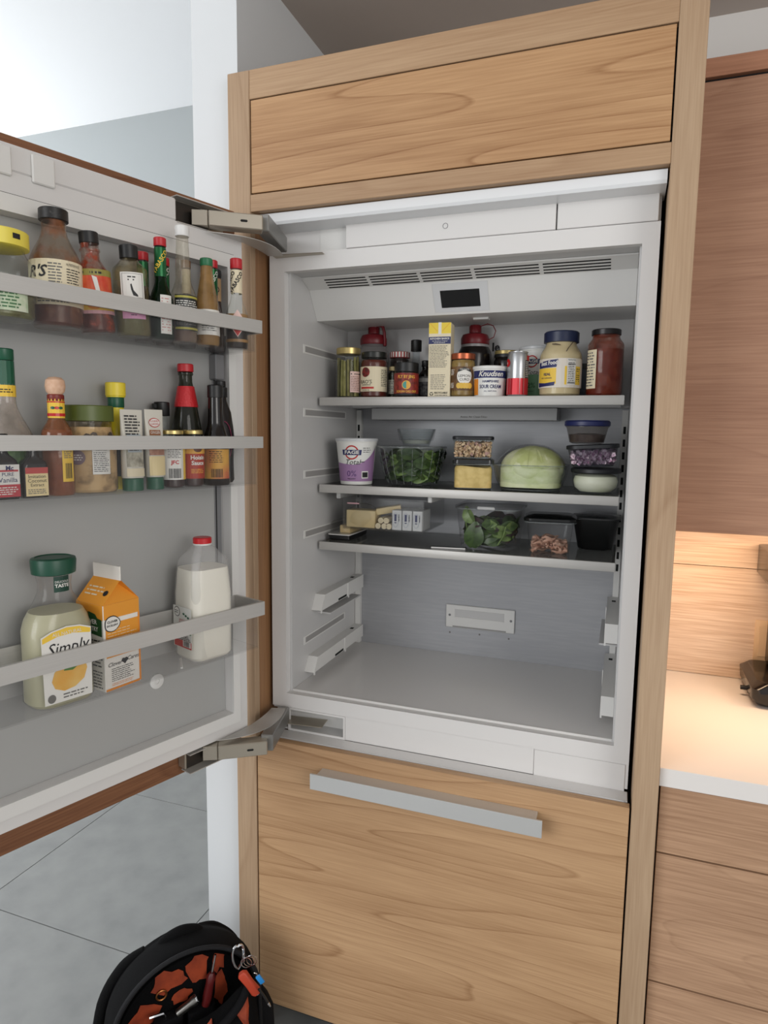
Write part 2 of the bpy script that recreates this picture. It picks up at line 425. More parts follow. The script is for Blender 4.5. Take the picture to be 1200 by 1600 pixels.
# ------------------------------------------------------------------ refrigerator surround cabinet
FW = 0.914
cab = thing('refrigerator_cabinet', 'tall pale wood cabinet frame built around the refrigerator', 'cabinet', (FW/2, .1, 0), off=True)
box('stile', -.058, 0, 0, .022, 0, 2.447, WD_STILE, cab, .0012)
box('stile', FW, .9646, 0, .022, 0, 2.447, WD_STILE, cab, .0012)
box('top_rail', .0003, FW-.0003, .0004, .022, 2.3835, 2.447, WD_RAIL, cab, .001)
box('lower_rail', .0003, FW-.0003, .0004, .022, 2.134, 2.1725, WD_RAIL, cab, .001)
box('top_panel', .0035, FW-.0035, .001, .021, 2.1755, 2.3805, WD_PANEL, cab, .0008)
box('recess_back', 0, FW, .024, .03, 2.14, 2.44, DARK, cab, 0)
box('side_panel', -.046, 0, .0225, .66, 0, 2.44, WD_SIDE, cab, .0005)
box('side_panel', FW, .9644, .0225, .66, 0, 2.44, WD_STILE, cab, .0005)
box('top_board', -.045, .963, .031, .66, 2.422, 2.44, WD_RAIL, cab, .0005)
box('bottom_board', .001, FW-.001, .0305, .66, 2.134, 2.152, WD_RAIL, cab, .0005)
box('toe_kick', .0005, FW-.0005, .085, .1, 0, .082, DARK, cab, 0)

# ------------------------------------------------------------------ refrigerator
fr = thing('refrigerator', 'built-in white refrigerator standing open in the wood cabinet, wood-faced drawer below', 'refrigerator', (.461, .3, 0), off=True)
X0, X1 = .012, .9055
V, F = frameg(X0, X1, .895, 2.050, .053, .872, .933, 2.009, .068, .088)
V, F = join([(V, F), boxg(.2225, .6985, .068, .088, .8325, .8952)]); mk('face_frame', V, F, WHITE, fr)
V, F = join([boxg(.03, .0602, .0882, .56, .92, 2.03), boxg(.8682, .895, .0882, .56, .92, 2.03), boxg(.0602, .8682, .0882, .56, 2.012, 2.03)])
mk('inner_liner', V, F, LINER, fr)
box('floor_pan', .0602, .8682, .0882, .5398, .915, .936, mat('grey_glossy_floor_pan', (214, 212, 210), .2), fr, .0008)
box('floor_edge', .0602, .8682, .0884, .093, .936, .938, WHITE2, fr, .0006)
box('back_panel', .0602, .8682, .54, .56, .915, 2.011, mat('grey_back_panel', (164, 165, 169), .34, .2, var=(170, 171, 174), vs=40, vst=(.3, 1, 4)), fr, 0)
box('air_duct', .0606, .8678, .447, .5398, 1.694, 1.93, LINER, fr, .001)
# evaporator housing at the top
ev = [(.1457, 2.0115), (.1457, 2.0081), (.1899, 1.9884), (.2364, 1.9173), (.444, 1.9205), (.5396, 1.9205), (.5396, 2.0115)]
V = [(.0608, y, z) for y, z in ev]+[(.8676, y, z) for y, z in ev]; n = len(ev)
F = [list(range(n)), [n+i for i in range(n)][::-1]]+[[i, n+i, n+(i+1) % n, (i+1) % n] for i in range(n)]
evo = mk('evaporator_cover', V, F, WHITE2, fr)
def onslope(p0, p1):
    a = Vector((0, p1[0]-p0[0], p1[1]-p0[1])); nrm = Vector((0, a.z, -a.y)).normalized()
    if nrm.y > 0: nrm = -nrm
    def f(u, v, d=0.0):  # u = world x, v along the slope from p0
        q = Vector((u, p0[0], p0[1]))+a.normalized()*v+nrm*d; return tuple(q)
    return f
ms = onslope((.1457, 2.0081), (.1899, 1.9884))
for a, b in ((.120, .232), (.241, .365), (.374, .497), (.506, .655), (.664, .811)):
    gs = []
    for k in range(4):
        v0 = .0085+k*.0105; gs.append(([ms(a, v0, .0003), ms(b, v0, .0003), ms(b, v0+.0042, .0003), ms(a, v0+.0042, .0003), ms(a, v0, -.001), ms(b, v0, -.001), ms(b, v0+.0042, -.001), ms(a, v0+.0042, -.001)], [[0, 1, 2, 3], [0, 4, 5, 1], [3, 2, 6, 7], [0, 3, 7, 4], [1, 5, 6, 2]]))
    V, F = join(gs); mk('vent_slots', V, F, DARK, evo)  # black bars sit proud of the cover, painting the shade in its slots
md = onslope((.1899, 1.9884), (.2364, 1.9173))
fmp = lambda u, v, d=0: md(u, v, d)
patch('display_bezel', fmp, .394, .531, .004, .078, mat('grey_bezel', (206, 207, 208), .3), evo, .0012, 1, th=.0012)
patch('display_screen', fmp, .412, .510, .022, .066, mat('black_screen', (12, 12, 13), .12), evo, .0018, 1, th=.0008)
box('sensor_clip', .475, .515, .30, .32, 1.9135, 1.919, WHITE2, evo, .001)
# header strip above the opening
box('header_panel', .216, .6985, .068, .086, 2.0515, 2.111, WHITE, fr, .0012)
box('header_panel', .7015, .9005, .068, .086, 2.0515, 2.111, WHITE, fr, .0012)
hp = box('header_back', .014, .9055, .0865, .12, 2.0505, 2.13, WHITE, fr, 0)
box('hinge_pocket_post', .142, .215, .085, .0865, 2.052, 2.11, WHITE2, fr, 0)
V, F = latheg([(.0062, 0), (.0062, .0008), (.0052, .0008), (.0052, .0003)], 20)
V = [(x+.458, .068-z, y+2.0805) for x, y, z in V]; mk('logo_button', V, F, mat('grey_ring', (120, 120, 122), .4), fr, True)
pf = [(.02, 2.1325), (.018, 2.131), (.018, 2.112), (.022, 2.106), (.0675, 2.104), (.12, 2.104), (.12, 2.1325)]
V = [(.0145, y, z) for y, z in pf]+[(.9105, y, z) for y, z in pf]; n = len(pf)
F = [list(range(n)), [n+i for i in range(n)][::-1]]+[[i, n+i, n+(i+1) % n, (i+1) % n] for i in range(n)]
mk('top_trim', V, F, mat('bright_white_trim', (226, 228, 230), .28), fr)
# strip below the opening
bs = box('lower_strip', .6985, .9055, .0705, .12, .836, .8945, WHITE, fr, 0)
V, F = frameg(.058, .222, .832, .8945, .064, .2165, .838, .8895, .0672, .0708); mk('hinge_pocket_frame', V, F, WHITE, fr)
box('pocket_back', .014, .2222, .112, .118, .832, .8945, WHITE2, fr, 0)
V, F = join([boxg(.014, .2222, .0712, .112, .8325, .8378), boxg(.014, .2222, .0712, .112, .8897, .8945), boxg(.2170, .2222, .0712, .112, .8378, .8897)]); mk('pocket_walls', V, F, LINER, fr)
box('lower_plate', .6995, .899, .0685, .0705, .829, .8925, WHITE, fr, .0008)
box('lower_lip', .016, .906, .026, .0682, .8255, .8315, WHITE, fr, .001)
box('lower_lip_front', .02, .9, .0235, .026, .826, .8325, LINER, fr, .0006)
# wall grooves and slide rails
for z in (1.671, 1.507, 1.345, 1.8354, 1.0495):
    g = box('wall_groove', .0597, .0612, .155, .44, z-.0115, z+.0115, WHITE2, fr, .0004)
    box('groove_insert', .0605, .0616, .165, .43, z-.0075, z+.0075, mat('groove_grey', (150, 148, 146), .6), g, .0003)
def slide(xw, sgn, y0, y1, z0, z1):
    xa, xb = xw, xw+sgn*.03
    pts = [(y0, z0), (y1, z0), (y1, z1), (y0+.025, z1)]
    V = [(xa, y, z) for y, z in pts]+[(xb, y, z) for y, z in pts]
    o = mk('drawer_slide', V, [[0, 1, 2, 3], [7, 6, 5, 4], [0, 4, 5, 1], [1, 5, 6, 2], [2, 6, 7, 3], [3, 7, 4, 0]], WHITE2, fr)
    ym = (y0+y1)/2+.03
    box('slide_rib', min(xb, xb+sgn*.002), max(xb, xb+sgn*.002), ym, ym+.007, z0-.006, z1, WHITE2, o, 0)
    box('slide_slot', min(xb, xb+sgn*.0008), max(xb, xb+sgn*.0008), ym-.07, ym-.01, z0+.002, z0+.008, DARK, o, 0)
    box('slide_slot', min(xa+sgn*.008, xa+sgn*.018), max(xa+sgn*.008, xa+sgn*.018), y1-.06, y1-.045, z1, z1+.0006, DARK, o, 0)
    box('slide_foot', min(xb-sgn*.004, xb), max(xb-sgn*.004, xb), y0+.004, y0+.008, z0-.008, z0, WHITE2, o, 0)
    return o
for xw, sg in ((.0604, 1), (.868, -1)):
    slide(xw, sg, .158, .52, .962, 1.000)
    o = slide(xw, sg, .203, .52, 1.125, 1.166)
    box('slide_ledge', min(xw, xw+sg*.042), max(xw, xw+sg*.042), .24, .47, 1.108, 1.112, LINER, o, 0)
# shelf standards
for x in (.0612, .8505):
    s = box('shelf_standard', x, x+.0165, .522, .5396, .937, 1.69, WHITE2, fr, .0005)
    for k in range(12):
        z = 1.24+k*.035
        box('slot', x+.005, x+.0115, .5214, .5222, z, z+.02, DARK, s, 0)
# freezer vent on the back panel
vt = box('vent_cover', .364, .5766, .532, .5398, 1.021, 1.093, WHITE2, fr, .0015)
box('vent_window', .392, .545, .5314, .533, 1.056, 1.080, LINER, vt, .0005)
box('vent_bar', .392, .545, .5306, .5325, 1.052, 1.056, WHITE2, vt, .0005)
box('vent_gap_shade', .386, .552, .5316, .5322, 1.0225, 1.027, mat('groove_grey', (150, 148, 146), .6), vt, 0)  # grey strip on the cover, painted in as the shade of a gap
mB = flatmap((0, .5398, 0), 0)
for x, z in ((.376, 1.002), (.560, 1.002), (.47, 1.005)):
    disc('screw_hole', mB, x, z, .003, INKG, vt, .0006, 10)
for x, z in ((.376, 1.060), (.566, 1.060)):
    disc('screw', flatmap((0, .532, 0), 0), x, z, .004, mat('grey_ring', (120, 120, 122), .4), vt, .0006, 10)
fb = box('filter_cover', .145, .684, .436, .5398, 1.659, 1.6925, mat('filter_grey', (186, 186, 186), .4), fr, .002, 2)
text('Active Air Clean Filter', flatmap((.455, .436, 1.668), 0), 0, 0, .0085, INKG, fb)
text('le', flatmap((.510, .447, 1.860), 0), 0, 0, .032, INK, fr, bold=.03)
# shelves
SHZ = (1.714, 1.476, 1.3155)
SHG = clear('shelf_glass', (190, 192, 190), .3, .08, .35, (150, 146, 140))
for i, z in enumerate(SHZ):
    y1 = .446 if i == 0 else .522
    s = box('shelf', .072, .853, .238, y1, z-.008, z, SHG if i else mat('shelf_white', (176, 176, 176), .35), fr, 0)
    V, F = boxg(.0695, .8545, .232, .2385, z-.0225, z+.0003, .0018, 2); mk('shelf_trim', V, F, STEEL, s, smooth=True)
    for x in (.072, .846):
        box('shelf_bracket', x, x+.006, .239, y1, z-.02, z-.0085, LINER, s, 0)
# freezer drawer
dr = box('drawer_front', .004, .910, .0, .021, .083, .831, WD_DRAWER, fr, .001)
hd = box('handle', .1745, .734, -.0405, -.0355, .7455, .7855, mat('satin_nickel', (206, 207, 206), .38, .55), dr, .0006)
box('handle_flange', .19, .72, -.0355, -.0002, .778, .7835, mat('satin_nickel', (206, 207, 206), .38, .55), dr, .0005)

# ------------------------------------------------------------------ the open door (local frame: x towards the hinge, -y out of the inner face)
RZ = 90-18.4
def dpos(s, n, z):
    A = D2R(18.4); return (math.cos(A)*n-math.sin(A)*s, -math.sin(A)*n-math.cos(A)*s, z)
def dbox(name, s0, s1, n0, n1, z0, z1, m, parent, b=.001, seg=1):
    V, F = boxg(-s1, -s0, -n1, -n0, z0, z1, b, seg); return mkd(name, V, F, m, parent, seg > 1)
def mkd(name, V, F, m, parent, smooth=False):
    o = mk(name, V, F, m, None, smooth); o.parent = parent; return o
gs = [boxg(-.935, -.065, -.018, .003, .895, 2.047, .001), boxg(-.935, -.234, -.045, .003, 2.0475, 2.092, .003), frameg(-.935, -.065, .895, 2.047, -.889, -.111, .949, 1.979, -.045, -.0178)]
V, F = join(gs)
door = mkd('door', V, F, WHITE, fr); door.location = (-.461, -.3, 0); door.rotation_euler = (0, 0, D2R(RZ))
tag(door, 'open door with grey inner panel, white rim and wood outer panel')
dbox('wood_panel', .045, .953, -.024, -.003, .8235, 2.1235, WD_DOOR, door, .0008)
for s0, s1 in ((.484, .523), (.556, .60)):
    dbox('rim_clip', s0, s1, .045, .051, 2.038, 2.085, WHITE2, door, .002)
def dframe(name, s0, s1, z0, z1, a0, a1, c0, c1, n0, n1, m):
    V, F = frameg(-s1, -s0, z0, z1, -a1, -a0, c0, c1, -n1, -n0); return mkd(name, V, F, m, door)
dframe('gasket_gap', .0885, .9115, .9195, 2.0105, .0908, .9092, .9218, 2.0082, .0455, .0458, DARK)
dframe('inner_rim', .0912, .9088, .9222, 2.0078, .111, .889, .949, 1.979, .0448, .052, WHITE2)
dbox('inner_panel', .1115, .8885, .0182, .0205, .9495, 1.9785, mat('grey_inner_panel', (166, 166, 164), .42, .05), door, 0)
for s0 in (.116, .866):
    t = dbox('bin_track', s0, s0+.018, .0207, .0225, 1.12, 1.90, mat('track_grey', (128, 128, 130), .4, .3), door, .0004)
    dbox('track_slit', s0+.0125, s0+.0155, .0226, .0229, 1.13, 1.89, DARK, t, 0)
dbox('bin_bracket', .118, .142, .0207, .045, 1.733, 1.789, mat('track_grey', (128, 128, 130), .4, .3), door, .002)
# round boss on the inner panel
V, F = latheg([(.0165, 0), (.0165, .004), (.015, .005), (.006, .005), (.006, .002), (0, .002)], 24)
V = [(-.297+x, -.0206-z, 1.076+y) for x, y, z in V]; mkd('round_boss', V, F, WHITE2, door, True)
BINS = ((1.789, 1.829, 1.856), (1.502, 1.583, 1.608), (1.130, 1.206, 1.237))
for zb, r0, r1 in BINS:
    gs = [boxg(-.888, -.112, -.1425, -.0235, zb, zb+.003), boxg(-.888, -.112, -.1425, -.1402, zb+.003, r0+.004), boxg(-.1144, -.112, -.1402, -.0235, zb+.003, r0+.004), boxg(-.888, -.8856, -.1402, -.0235, zb+.003, r0+.004)]
    V, F = join(gs); t = mkd('bin_tray', V, F, BINPL, door)
    fr_o = [(-.901, -.150), (-.0985, -.150), (-.0985, -.0525), (-.901, -.0525)]; fr_i = [(-.894, -.1432), (-.1055, -.1432), (-.1055, -.0524), (-.894, -.0524)]
    V = []
    for z in (r0, r1): V += [(x, y, z) for x, y in fr_o]+[(x, y, z) for x, y in fr_i]
    F = []
    for i in range(4):
        j = (i+1) % 4
        F += [[i, 4+i, 4+j, j], [8+i, 8+j, 12+j, 12+i], [i, j, 8+j, 8+i], [4+i, 12+i, 12+j, 4+j]]
    mkd('bin_rail', V, F, STEEL, t)
# hinges
def hinge(z0, z1, up):
    h = bpy.data.objects.new('hinge', None); COL.objects.link(h); h.parent = fr; h.location = (-.461, -.3, 0)
    def hb(name, p, q, w, a, b, m, bev=.001):
        p, q = Vector(p), Vector(q); L_ = (q-p).length; ang = math.atan2(q.y-p.y, q.x-p.x)
        V, F = boxg(0, L_, -w/2, w/2, a, b, bev); c, s = math.cos(ang), math.sin(ang)
        V = [(p.x+x*c-y*s, p.y+x*s+y*c, z) for x, y, z in V]; return mkd(name, V, F, m, h)
    zt = z1 if up else z0
    d0 = dpos(.232, .012, 0)[:2]; d1 = dpos(.10, .012, 0)[:2]
    hb('door_bracket', d0, d1, .026, z0-.012 if not up else z0-.002, z1-.006 if not up else z1+.014, HINGE)
    zb0, zb1 = (z0-.004, z1+.016) if up else (z0-.014, z1-.004)
    hb('bracket_cavity', dpos(.228, .0256, 0)[:2], dpos(.15, .0256, 0)[:2], .0008, zb0+.004, zb1-.004, mat('dark_steel', (60, 56, 52), .4, .6), 0)  # dark plate on the bracket face paints the shade of its recess
    hb('bracket_flange', dpos(.234, .030, 0)[:2], dpos(.07, .030, 0)[:2], .034, zb1-.001, zb1+.001, HINGE2, 0)
    hb('bracket_flange', dpos(.234, .030, 0)[:2], dpos(.10, .030, 0)[:2], .034, zb0-.001, zb0+.001, HINGE2, 0)
    a0 = dpos(.185, .03, 0)[:2]; a1 = (-.001, -.169); a2 = (.093, -.105); a3 = (.05, .058)
    hb('arm', a0, a1, .03, z0, z1, HINGE)
    ar = hb('arm', a1, a2, .034, z0, z1, HINGE, .002)
    u = (Vector(a2)-Vector(a1)).normalized(); nr = Vector((u.y, -u.x)); mid = Vector(a1)*.35+Vector(a2)*.65+nr*.0171
    V = []
    for da, db in ((-.006, -.0025), (.006, -.0025), (.008, 0), (.006, .0025), (-.006, .0025), (-.008, 0)):
        V.append((mid.x+u.x*da, mid.y+u.y*da, (z0+z1)/2+db))
    V = V+[(v[0]+nr.x*.0004, v[1]+nr.y*.0004, v[2]) for v in V]
    o = mkd('slot', V, [[6, 7, 8, 9, 10, 11]]+[[i, (i+1) % 6, 6+(i+1) % 6, 6+i] for i in range(6)], DARK, h)
    hb('link', a2, a3, .03, z0+.002, z1+.006 if up else z1+.008, mat('hinge_link', (146, 145, 142), .36, .7), .002)
    hb('pivot_plate', (.03, .064), (.16, .078), .05, (z0-.008) if up else (z0+.002), (z0-.006) if up else (z0+.004), HINGE)
    # crescent cover plate
    zc = (z0-.010) if up else (z1+.008)
    out = []; inn = []
    P0, P1, P2 = Vector(dpos(.165, .055, 0)[:2]), Vector((.118, -.095)), Vector((.062, .045))
    Q1 = Vector((.045, -.075))
    for k in range(13):
        t = k/12; out.append(P0*(1-t)**2+P1*2*t*(1-t)+P2*t*t); inn.append(P0*(1-t)**2+Q1*2*t*(1-t)+(P2-Vector((.035, .01)))*t*t)
    ring = out+inn[::-1]; n = len(ring)
    V = [(p.x, p.y, zc) for p in ring]+[(p.x, p.y, zc+.0015) for p in ring]
    F = []
    for k in range(12): F += [[k, k+1, n-2-k, n-1-k], [n+k, n+n-1-k, n+n-2-k, n+k+1]]
    F += [[i, n+i, n+(i+1) % n, (i+1) % n] for i in range(n)]
    mkd('cover_plate', V, F, HINGE2, h)
hinge(2.050, 2.082, True)
hinge(.858, .892, False)

# ------------------------------------------------------------------ kitchen run on the right
bc = thing('base_cabinet', 'brown wood base cabinet with stacked drawers under the white worktop', 'cabinet', (1.36, .3, 0), off=True)
box('carcass', .968, 1.76, .045, .66, .1, .883, DARK, bc, 0)
for z0, z1 in ((.7325, .8815), (.4295, .7285), (.105, .4255)):
    box('drawer_front', .9695, 1.76, .024, .044, z0, z1, WD_BASE, bc, .0008)
box('toe_kick', .968, 1.76, .1, .12, 0, .1, DARK, bc, 0)
wt = box('worktop', .9655, 1.78, .017, .681, .8845, .925, QUARTZ, None, .001)
tag(wt, 'white quartz worktop to the right of the refrigerator cabinet', 'worktop')
sp = box('wall_splashback', .9646, 1.8, .666, .6815, .9255, 1.41, DARK, None, 0)
tag(sp, 'pale veneer splashback above the worktop', kind='structure')
box('panel', .9650, 1.8, .660, .6662, .926, 1.2488, WD_SPLASH, sp, .0005)
box('panel', .9650, 1.8, .660, .6662, 1.2508, 1.41, WD_SPLASH, sp, .0005)
uc = thing('upper_cabinet', 'brown wood wall cabinet above the lit worktop', 'cabinet', (1.36, .46, 1.397), off=True)
box('carcass', .9665, 1.76, .292, .658, 1.412, 2.42, WD_UPPER, uc, 0)
box('door', .9675, 1.76, .270, .290, 1.397, 2.3925, WD_UPPER, uc, .0008)
box('gap', .9675, 1.76, .284, .292, 2.393, 2.402, DARK, uc, 0)
box('top_trim', .9665, 1.76, .270, .36, 2.4025, 2.4415, wood('red_walnut_trim', (186, 136, 108), (148, 102, 78), 0, 7, .2, 1.0, .5, .4, 4.9), uc, .001)
led = box('light_strip', 1.0, 1.74, .30, .315, 1.4045, 1.4115, mat('warm_led', (255, 214, 170), .5, emit=2.0), uc, 0)
ll = bpy.data.lights.new('under_cabinet_light', 'AREA'); ll.shape = 'RECTANGLE'; ll.size = .78; ll.size_y = .10; ll.energy = 5.2; ll.color = (1.0, .70, .45)
lo = bpy.data.objects.new('under_cabinet_light', ll); COL.objects.link(lo); lo.location = (1.37, .40, 1.403)
# outlet on the splashback
ou = thing('outlet_plate', 'beige socket plate on the splashback behind the black machine', 'socket', (1.262, .66, 1.06), off=True)
box('plate', 1.238, 1.286, .6545, .6598, .985, 1.105, mat('beige_plastic', (214, 186, 150), .4), ou, .002, 2)
box('socket_face', 1.248, 1.276, .6525, .6548, 1.0, 1.09, mat('beige_plastic', (214, 186, 150), .4), ou, .001)
# black machine at the right edge of the frame
BG = mat('black_gloss', (16, 12, 11), .18)
cm = thing('countertop_machine', 'black machine with a flared foot on the worktop at the right edge', 'appliance', (1.32, .545, .9255))
R0 = rrect(.205, .20, .02, .006, 4); R1 = rrect(.23, .215, .02, .02, 4); R2 = rrect(.235, .22, .02, .05, 4); R3 = rrect(.205, .20, .03, .066, 4)
loft('foot', [R0, R1, R2, R3], BG, cm)
box('foot_pad', -.09, -.06, -.08, -.05, 0, .006, BLACK, cm, .001)
box('foot_pad', .06, .09, .05, .08, 0, .006, BLACK, cm, .001)
box('column', -.055, .06, -.02, .10, .066, .40, mat('dark_brown_gloss', (40, 28, 22), .25), cm, .006, 2)
loft('head', [rrect(.15, .2, .02, .30, 4, 0, -.02), rrect(.19, .24, .02, .325, 4, 0, -.02), rrect(.19, .24, .02, .40, 4, 0, -.02)], BG, cm)
V, F = latheg([(0, 0), (.012, .002), (.016, .010), (.012, .018), (.006, .02), (.006, .035), (0, .035)], 16)
V = [(-.115-z+.02, y-.02, .022+x) for x, y, z in V]
mk('side_knob', V, F, BLACK, cm, True)
# ------------------------------------------------------------------ bottle and jar builders
def sm(a, b, n=6):
    """smooth shoulder from (r,z) a to b"""
    P = []
    for i in range(1, n+1):
        t = i/n; k = t*t*(3-2*t); P.append((a[0]+(b[0]-a[0])*k, a[1]+(b[1]-a[1])*t))
    return P
def bprof(r, hs, rn, hn, h, foot=.92):
    return [(0, .0012), (r*foot*.8, .0006), (r*foot, 0), (r, .005), (r, hs)]+sm((r, hs), (rn, hn))+[(rn, h), (0, h)]
def inset(prof, level, t=.0016):
    P = []
    for r, z in prof[1:-1]:
        if z > level:
            r0, z0 = P[-1] if P else (r, z); f = (level-z0)/max(z-z0, 1e-6); P.append((max(r0+(max(r-t, .001)-r0)*f, .001), level)); break
        P.append((max(r-t, .001), max(z, t)))
    P = [(0, P[0][1])]+P+[(0, P[-1][1])]
    return P
def capp(r, z0, z1, b=.0015):
    return [(0, z0), (r*.96, z0), (r, z0+.0008), (r, z1-b), (r-b, z1), (0, z1)]
def vessel(name, label, cat, loc, rz, prof, glass, liq=None, level=0, cap=None, group=None, seg=28, tilt=(0, 0), capname='cap', knurl=.03, cont='contents'):
    o = thing(name, label, cat, loc, rz, group, tilt=tilt)
    lathe('glass_body' if 'glass' in glass.name or 'dark' in glass.name else 'body', prof, glass, o, seg)
    if liq: lathe(cont, inset(prof, level), liq, o, seg)
    if cap: lathe(capname, capp(*cap[:3]), cap[3], o, 48 if knurl else seg, knurl, (cap[1]+.001, cap[2]-.002))
    return o
def wrap(o, R, z0, z1, phi, half, m, name='label', R1=None, d=.0006):
    """label band on a round thing, centred on phi, half = half angle in degrees; returns the label and its map"""
    mp = cylmap(R, phi, (z0+z1)/2, R1, z1-z0); w = R*D2R(half)
    l = patch(name, mp, -w, w, -(z1-z0)/2, (z1-z0)/2, m, o, d, 14)
    return l, mp, w, (z1-z0)/2
def rmat(n, c, r=.35, v=None, vs=60, **k): return mat(n, c, r, 0, v, vs, **k)

CAPB = mat('black_cap', (18, 18, 19), .42)
CAPR = mat('red_cap', (188, 28, 38), .4)
# ================================================================== door, top bin
Z = 1.7922
pr = [(0, .001), (.044, 0), (.048, .006), (.048, .085)]+sm((.048, .085), (.036, .108))+[(.036, .115), (0, .115)]
o = vessel('pickle_jar', 'big glass jar with a yellow lid at the left end of the top door bin', 'jar', dpos(.602, .097, Z), RZ, pr, GLASS, rmat('green_brine', (120, 118, 74), .3, (88, 84, 50), 40), .062, (.043, .112, .1375, mat('yellow_lid', (232, 214, 84), .4)), capname='lid')
mp = cylmap(.0432, 12, .126); patch('lid_print', mp, -.006, .006, -.004, .004, INK, o, .0006, 3)
l, mp, w, hh = wrap(o, .048, .010, .052, -20, 45, mat('pale_green_label', (176, 196, 160), .5, var=(206, 212, 190), vs=60))
lines(mp, -w+.004, w-.004, -hh+.003, hh-.003, 7, mat('green_ink', (64, 110, 70), .6), l)

pr = [(0, .001), (.037, 0), (.0415, .006), (.0415, .105)]+sm((.0415, .105), (.0195, .165))+[(.0195, .182), (.0215, .184), (.0215, .187), (0, .187)]
o = vessel('barbecue_sauce_bottle', 'tall round sauce bottle with cream label and smeared glass under its wide black cap', 'bottle', dpos(.508, .086, Z), RZ, pr, clear('smeared_brown_glass', (244, 238, 230), .04, .06, .45, (136, 84, 52), smear=(30, .50, .68, .75)), rmat('dark_plum_sauce', (96, 52, 46), .3, (78, 36, 32)), .036, (.0235, .178, .1972, mat('scuffed_black_lid', (22, 21, 21), .4, var=(60, 58, 55), vs=180, lo=.6, hi=.7)))
l, mp, w, hh = wrap(o, .0415, .034, .108, -28, 100, CREAM)
text("R'S", mp, -.031, .016, .026, INK, l, shear=.3, bold=.02)
lines(mp, -.010, .012, -.012, .032, 9, INKG, l); text('NUTRITION FACTS', mp, .031, .030, .006, INK, l, width=.026)
lines(mp, .018, .046, -.01, .025, 8, INK, l, fill=.35); lines(mp, -.03, .03, -.034, -.02, 3, INKG, l)

pr = [(0, .001), (.027, 0), (.030, .005), (.030, .098)]+sm((.030, .098), (.0155, .132))+[(.0155, .140), (.0175, .142), (.0175, .145), (.0155, .147), (.0155, .160), (0, .160)]
o = vessel('chili_sauce_bottle', 'red speckled sauce bottle with red and yellow label beside the cream-labelled bottle', 'bottle', dpos(.4365, .088, Z), RZ, pr, clear('smeared_red_glass', (244, 236, 230), .05, .06, .45, (150, 58, 30), smear=(50, .46, .62, .85)), rmat('dark_red_sauce', (84, 36, 32), .3), .04, (.0165, .155, .1751, CAPB), tilt=(0, -4))
l, mp, w, hh = wrap(o, .030, .032, .108, -24, 85, mat('red_orange_label', (206, 66, 42), .5, var=(224, 116, 70), vs=30))
patch('label_band', mp, -w, w, hh-.011, hh, mat('olive_band', (150, 142, 70), .5), l, .001, 12)
patch('label_band', mp, -w, w, -hh, -hh+.026, YEL, l, .001, 12); patch('label_band', mp, -w, w, -hh, -hh+.006, mat('pink_print', (222, 170, 178), .5), l, .0013, 12)
patch('label_stripe', mp, 0, 0, 0, 0, PAPER, l, .0014, poly=[(.006, -.028), (.012, -.028), (.004, .024), (-.004, .027)])
disc('label_fruit', mp, -.004, -.022, .012, ORANGEP, l, .0013, rv=.009)
lines(mp, -.018, .026, hh-.009, hh-.003, 1, INK, l, fill=.6)

pr = bprof(.031, .118, .0145, .142, .150)
o = vessel('square_label_bottle', 'bottle with black cap and white picture label above a pink label', 'bottle', dpos(.374, .104, Z), RZ, pr, clear('smeared_olive_glass', (240, 238, 228), .05, .06, .45, (140, 124, 86), smear=(30, .45, .65, .5)), rmat('olive_vinegar', (104, 102, 70), .25), .05, (.0165, .140, .164, CAPB), tilt=(0, -2.5))
mp = cylmap(.0312, -22, .066); l = patch('label', mp, -.023, .019, -.002, .046, PAPER, o, .0008, 8)
mat('violet_white', (214, 206, 220), .5)
patch('label_border', mp, 0, 0, 0, 0, INK, l, .0011, poly=[(-.020, .001), (.016, .001), (.016, .0015), (-.020, .0015)]); patch('label_border', mp, 0, 0, 0, 0, INK, l, .0011, poly=[(-.020, .043), (.016, .043), (.016, .0435), (-.020, .0435)])
for u in (-.020, .0155): patch('label_border', mp, 0, 0, 0, 0, INK, l, .0011, poly=[(u, .0015), (u+.0005, .0015), (u+.0005, .043), (u, .043)])
lines(mp, -.010, .006, .030, .040, 2, INK, l)
patch('label_drawing', mp, 0, 0, 0, 0, INK, l, .0012, poly=[(-.006, .024), (-.004, .026), (-.001, .014), (.006, .006), (.006, .003), (-.002, .005), (-.005, .015)])
l2 = patch('pink_label', mp, -.023, .019, -.036, -.008, mat('pink_paper', (214, 150, 186), .5), o, .0008, 8)
lines(mp, -.018, .014, -.022, -.010, 3, INK, l2, fill=.4); lines(mp, -.008, .004, -.031, -.028, 1, INK, l2)

FOILG = mat('green_foil', (20, 92, 48), .28, .5)
def pepper_sauce(lab, s, n, r, h, capm, neck, glassm, liq=None, lvl=.06, caph=.016, cat='bottle', rn=.0105):
    pr = bprof(r, h*.36, rn, h*.60, h-.006)
    o = vessel('pepper_sauce_bottle', lab, cat, dpos(s, n, Z), RZ, pr, glassm, liq, lvl, (rn+.0012, h-caph, h, capm))
    if neck is not None:
        l, mp, w, hh = wrap(o, rn, h*.62, h-caph-.003, -35, 150, neck, 'neck_foil'); return o, l, mp
    return o, None, None
GRGL = clear('green_glass', (60, 120, 72), .18, .05, .35, (16, 60, 30))
o, l, mp = pepper_sauce('green pepper sauce bottle with red cap and long white side label', .3195, .112, .0225, .1906, CAPR, FOILG, GRGL, rmat('green_sauce', (26, 62, 34), .3), .10)
text('TABASCO', mp, 0, 0, .011, YEL, l, rot=60, bold=.02)
l, mp, w, hh = wrap(o, .0226, .010, .082, -10, 28, PAPER); lines(mp, -w+.002, w-.002, -hh+.004, hh-.004, 12, mat('pale_red_ink', (196, 130, 126), .6), l, fill=.3)
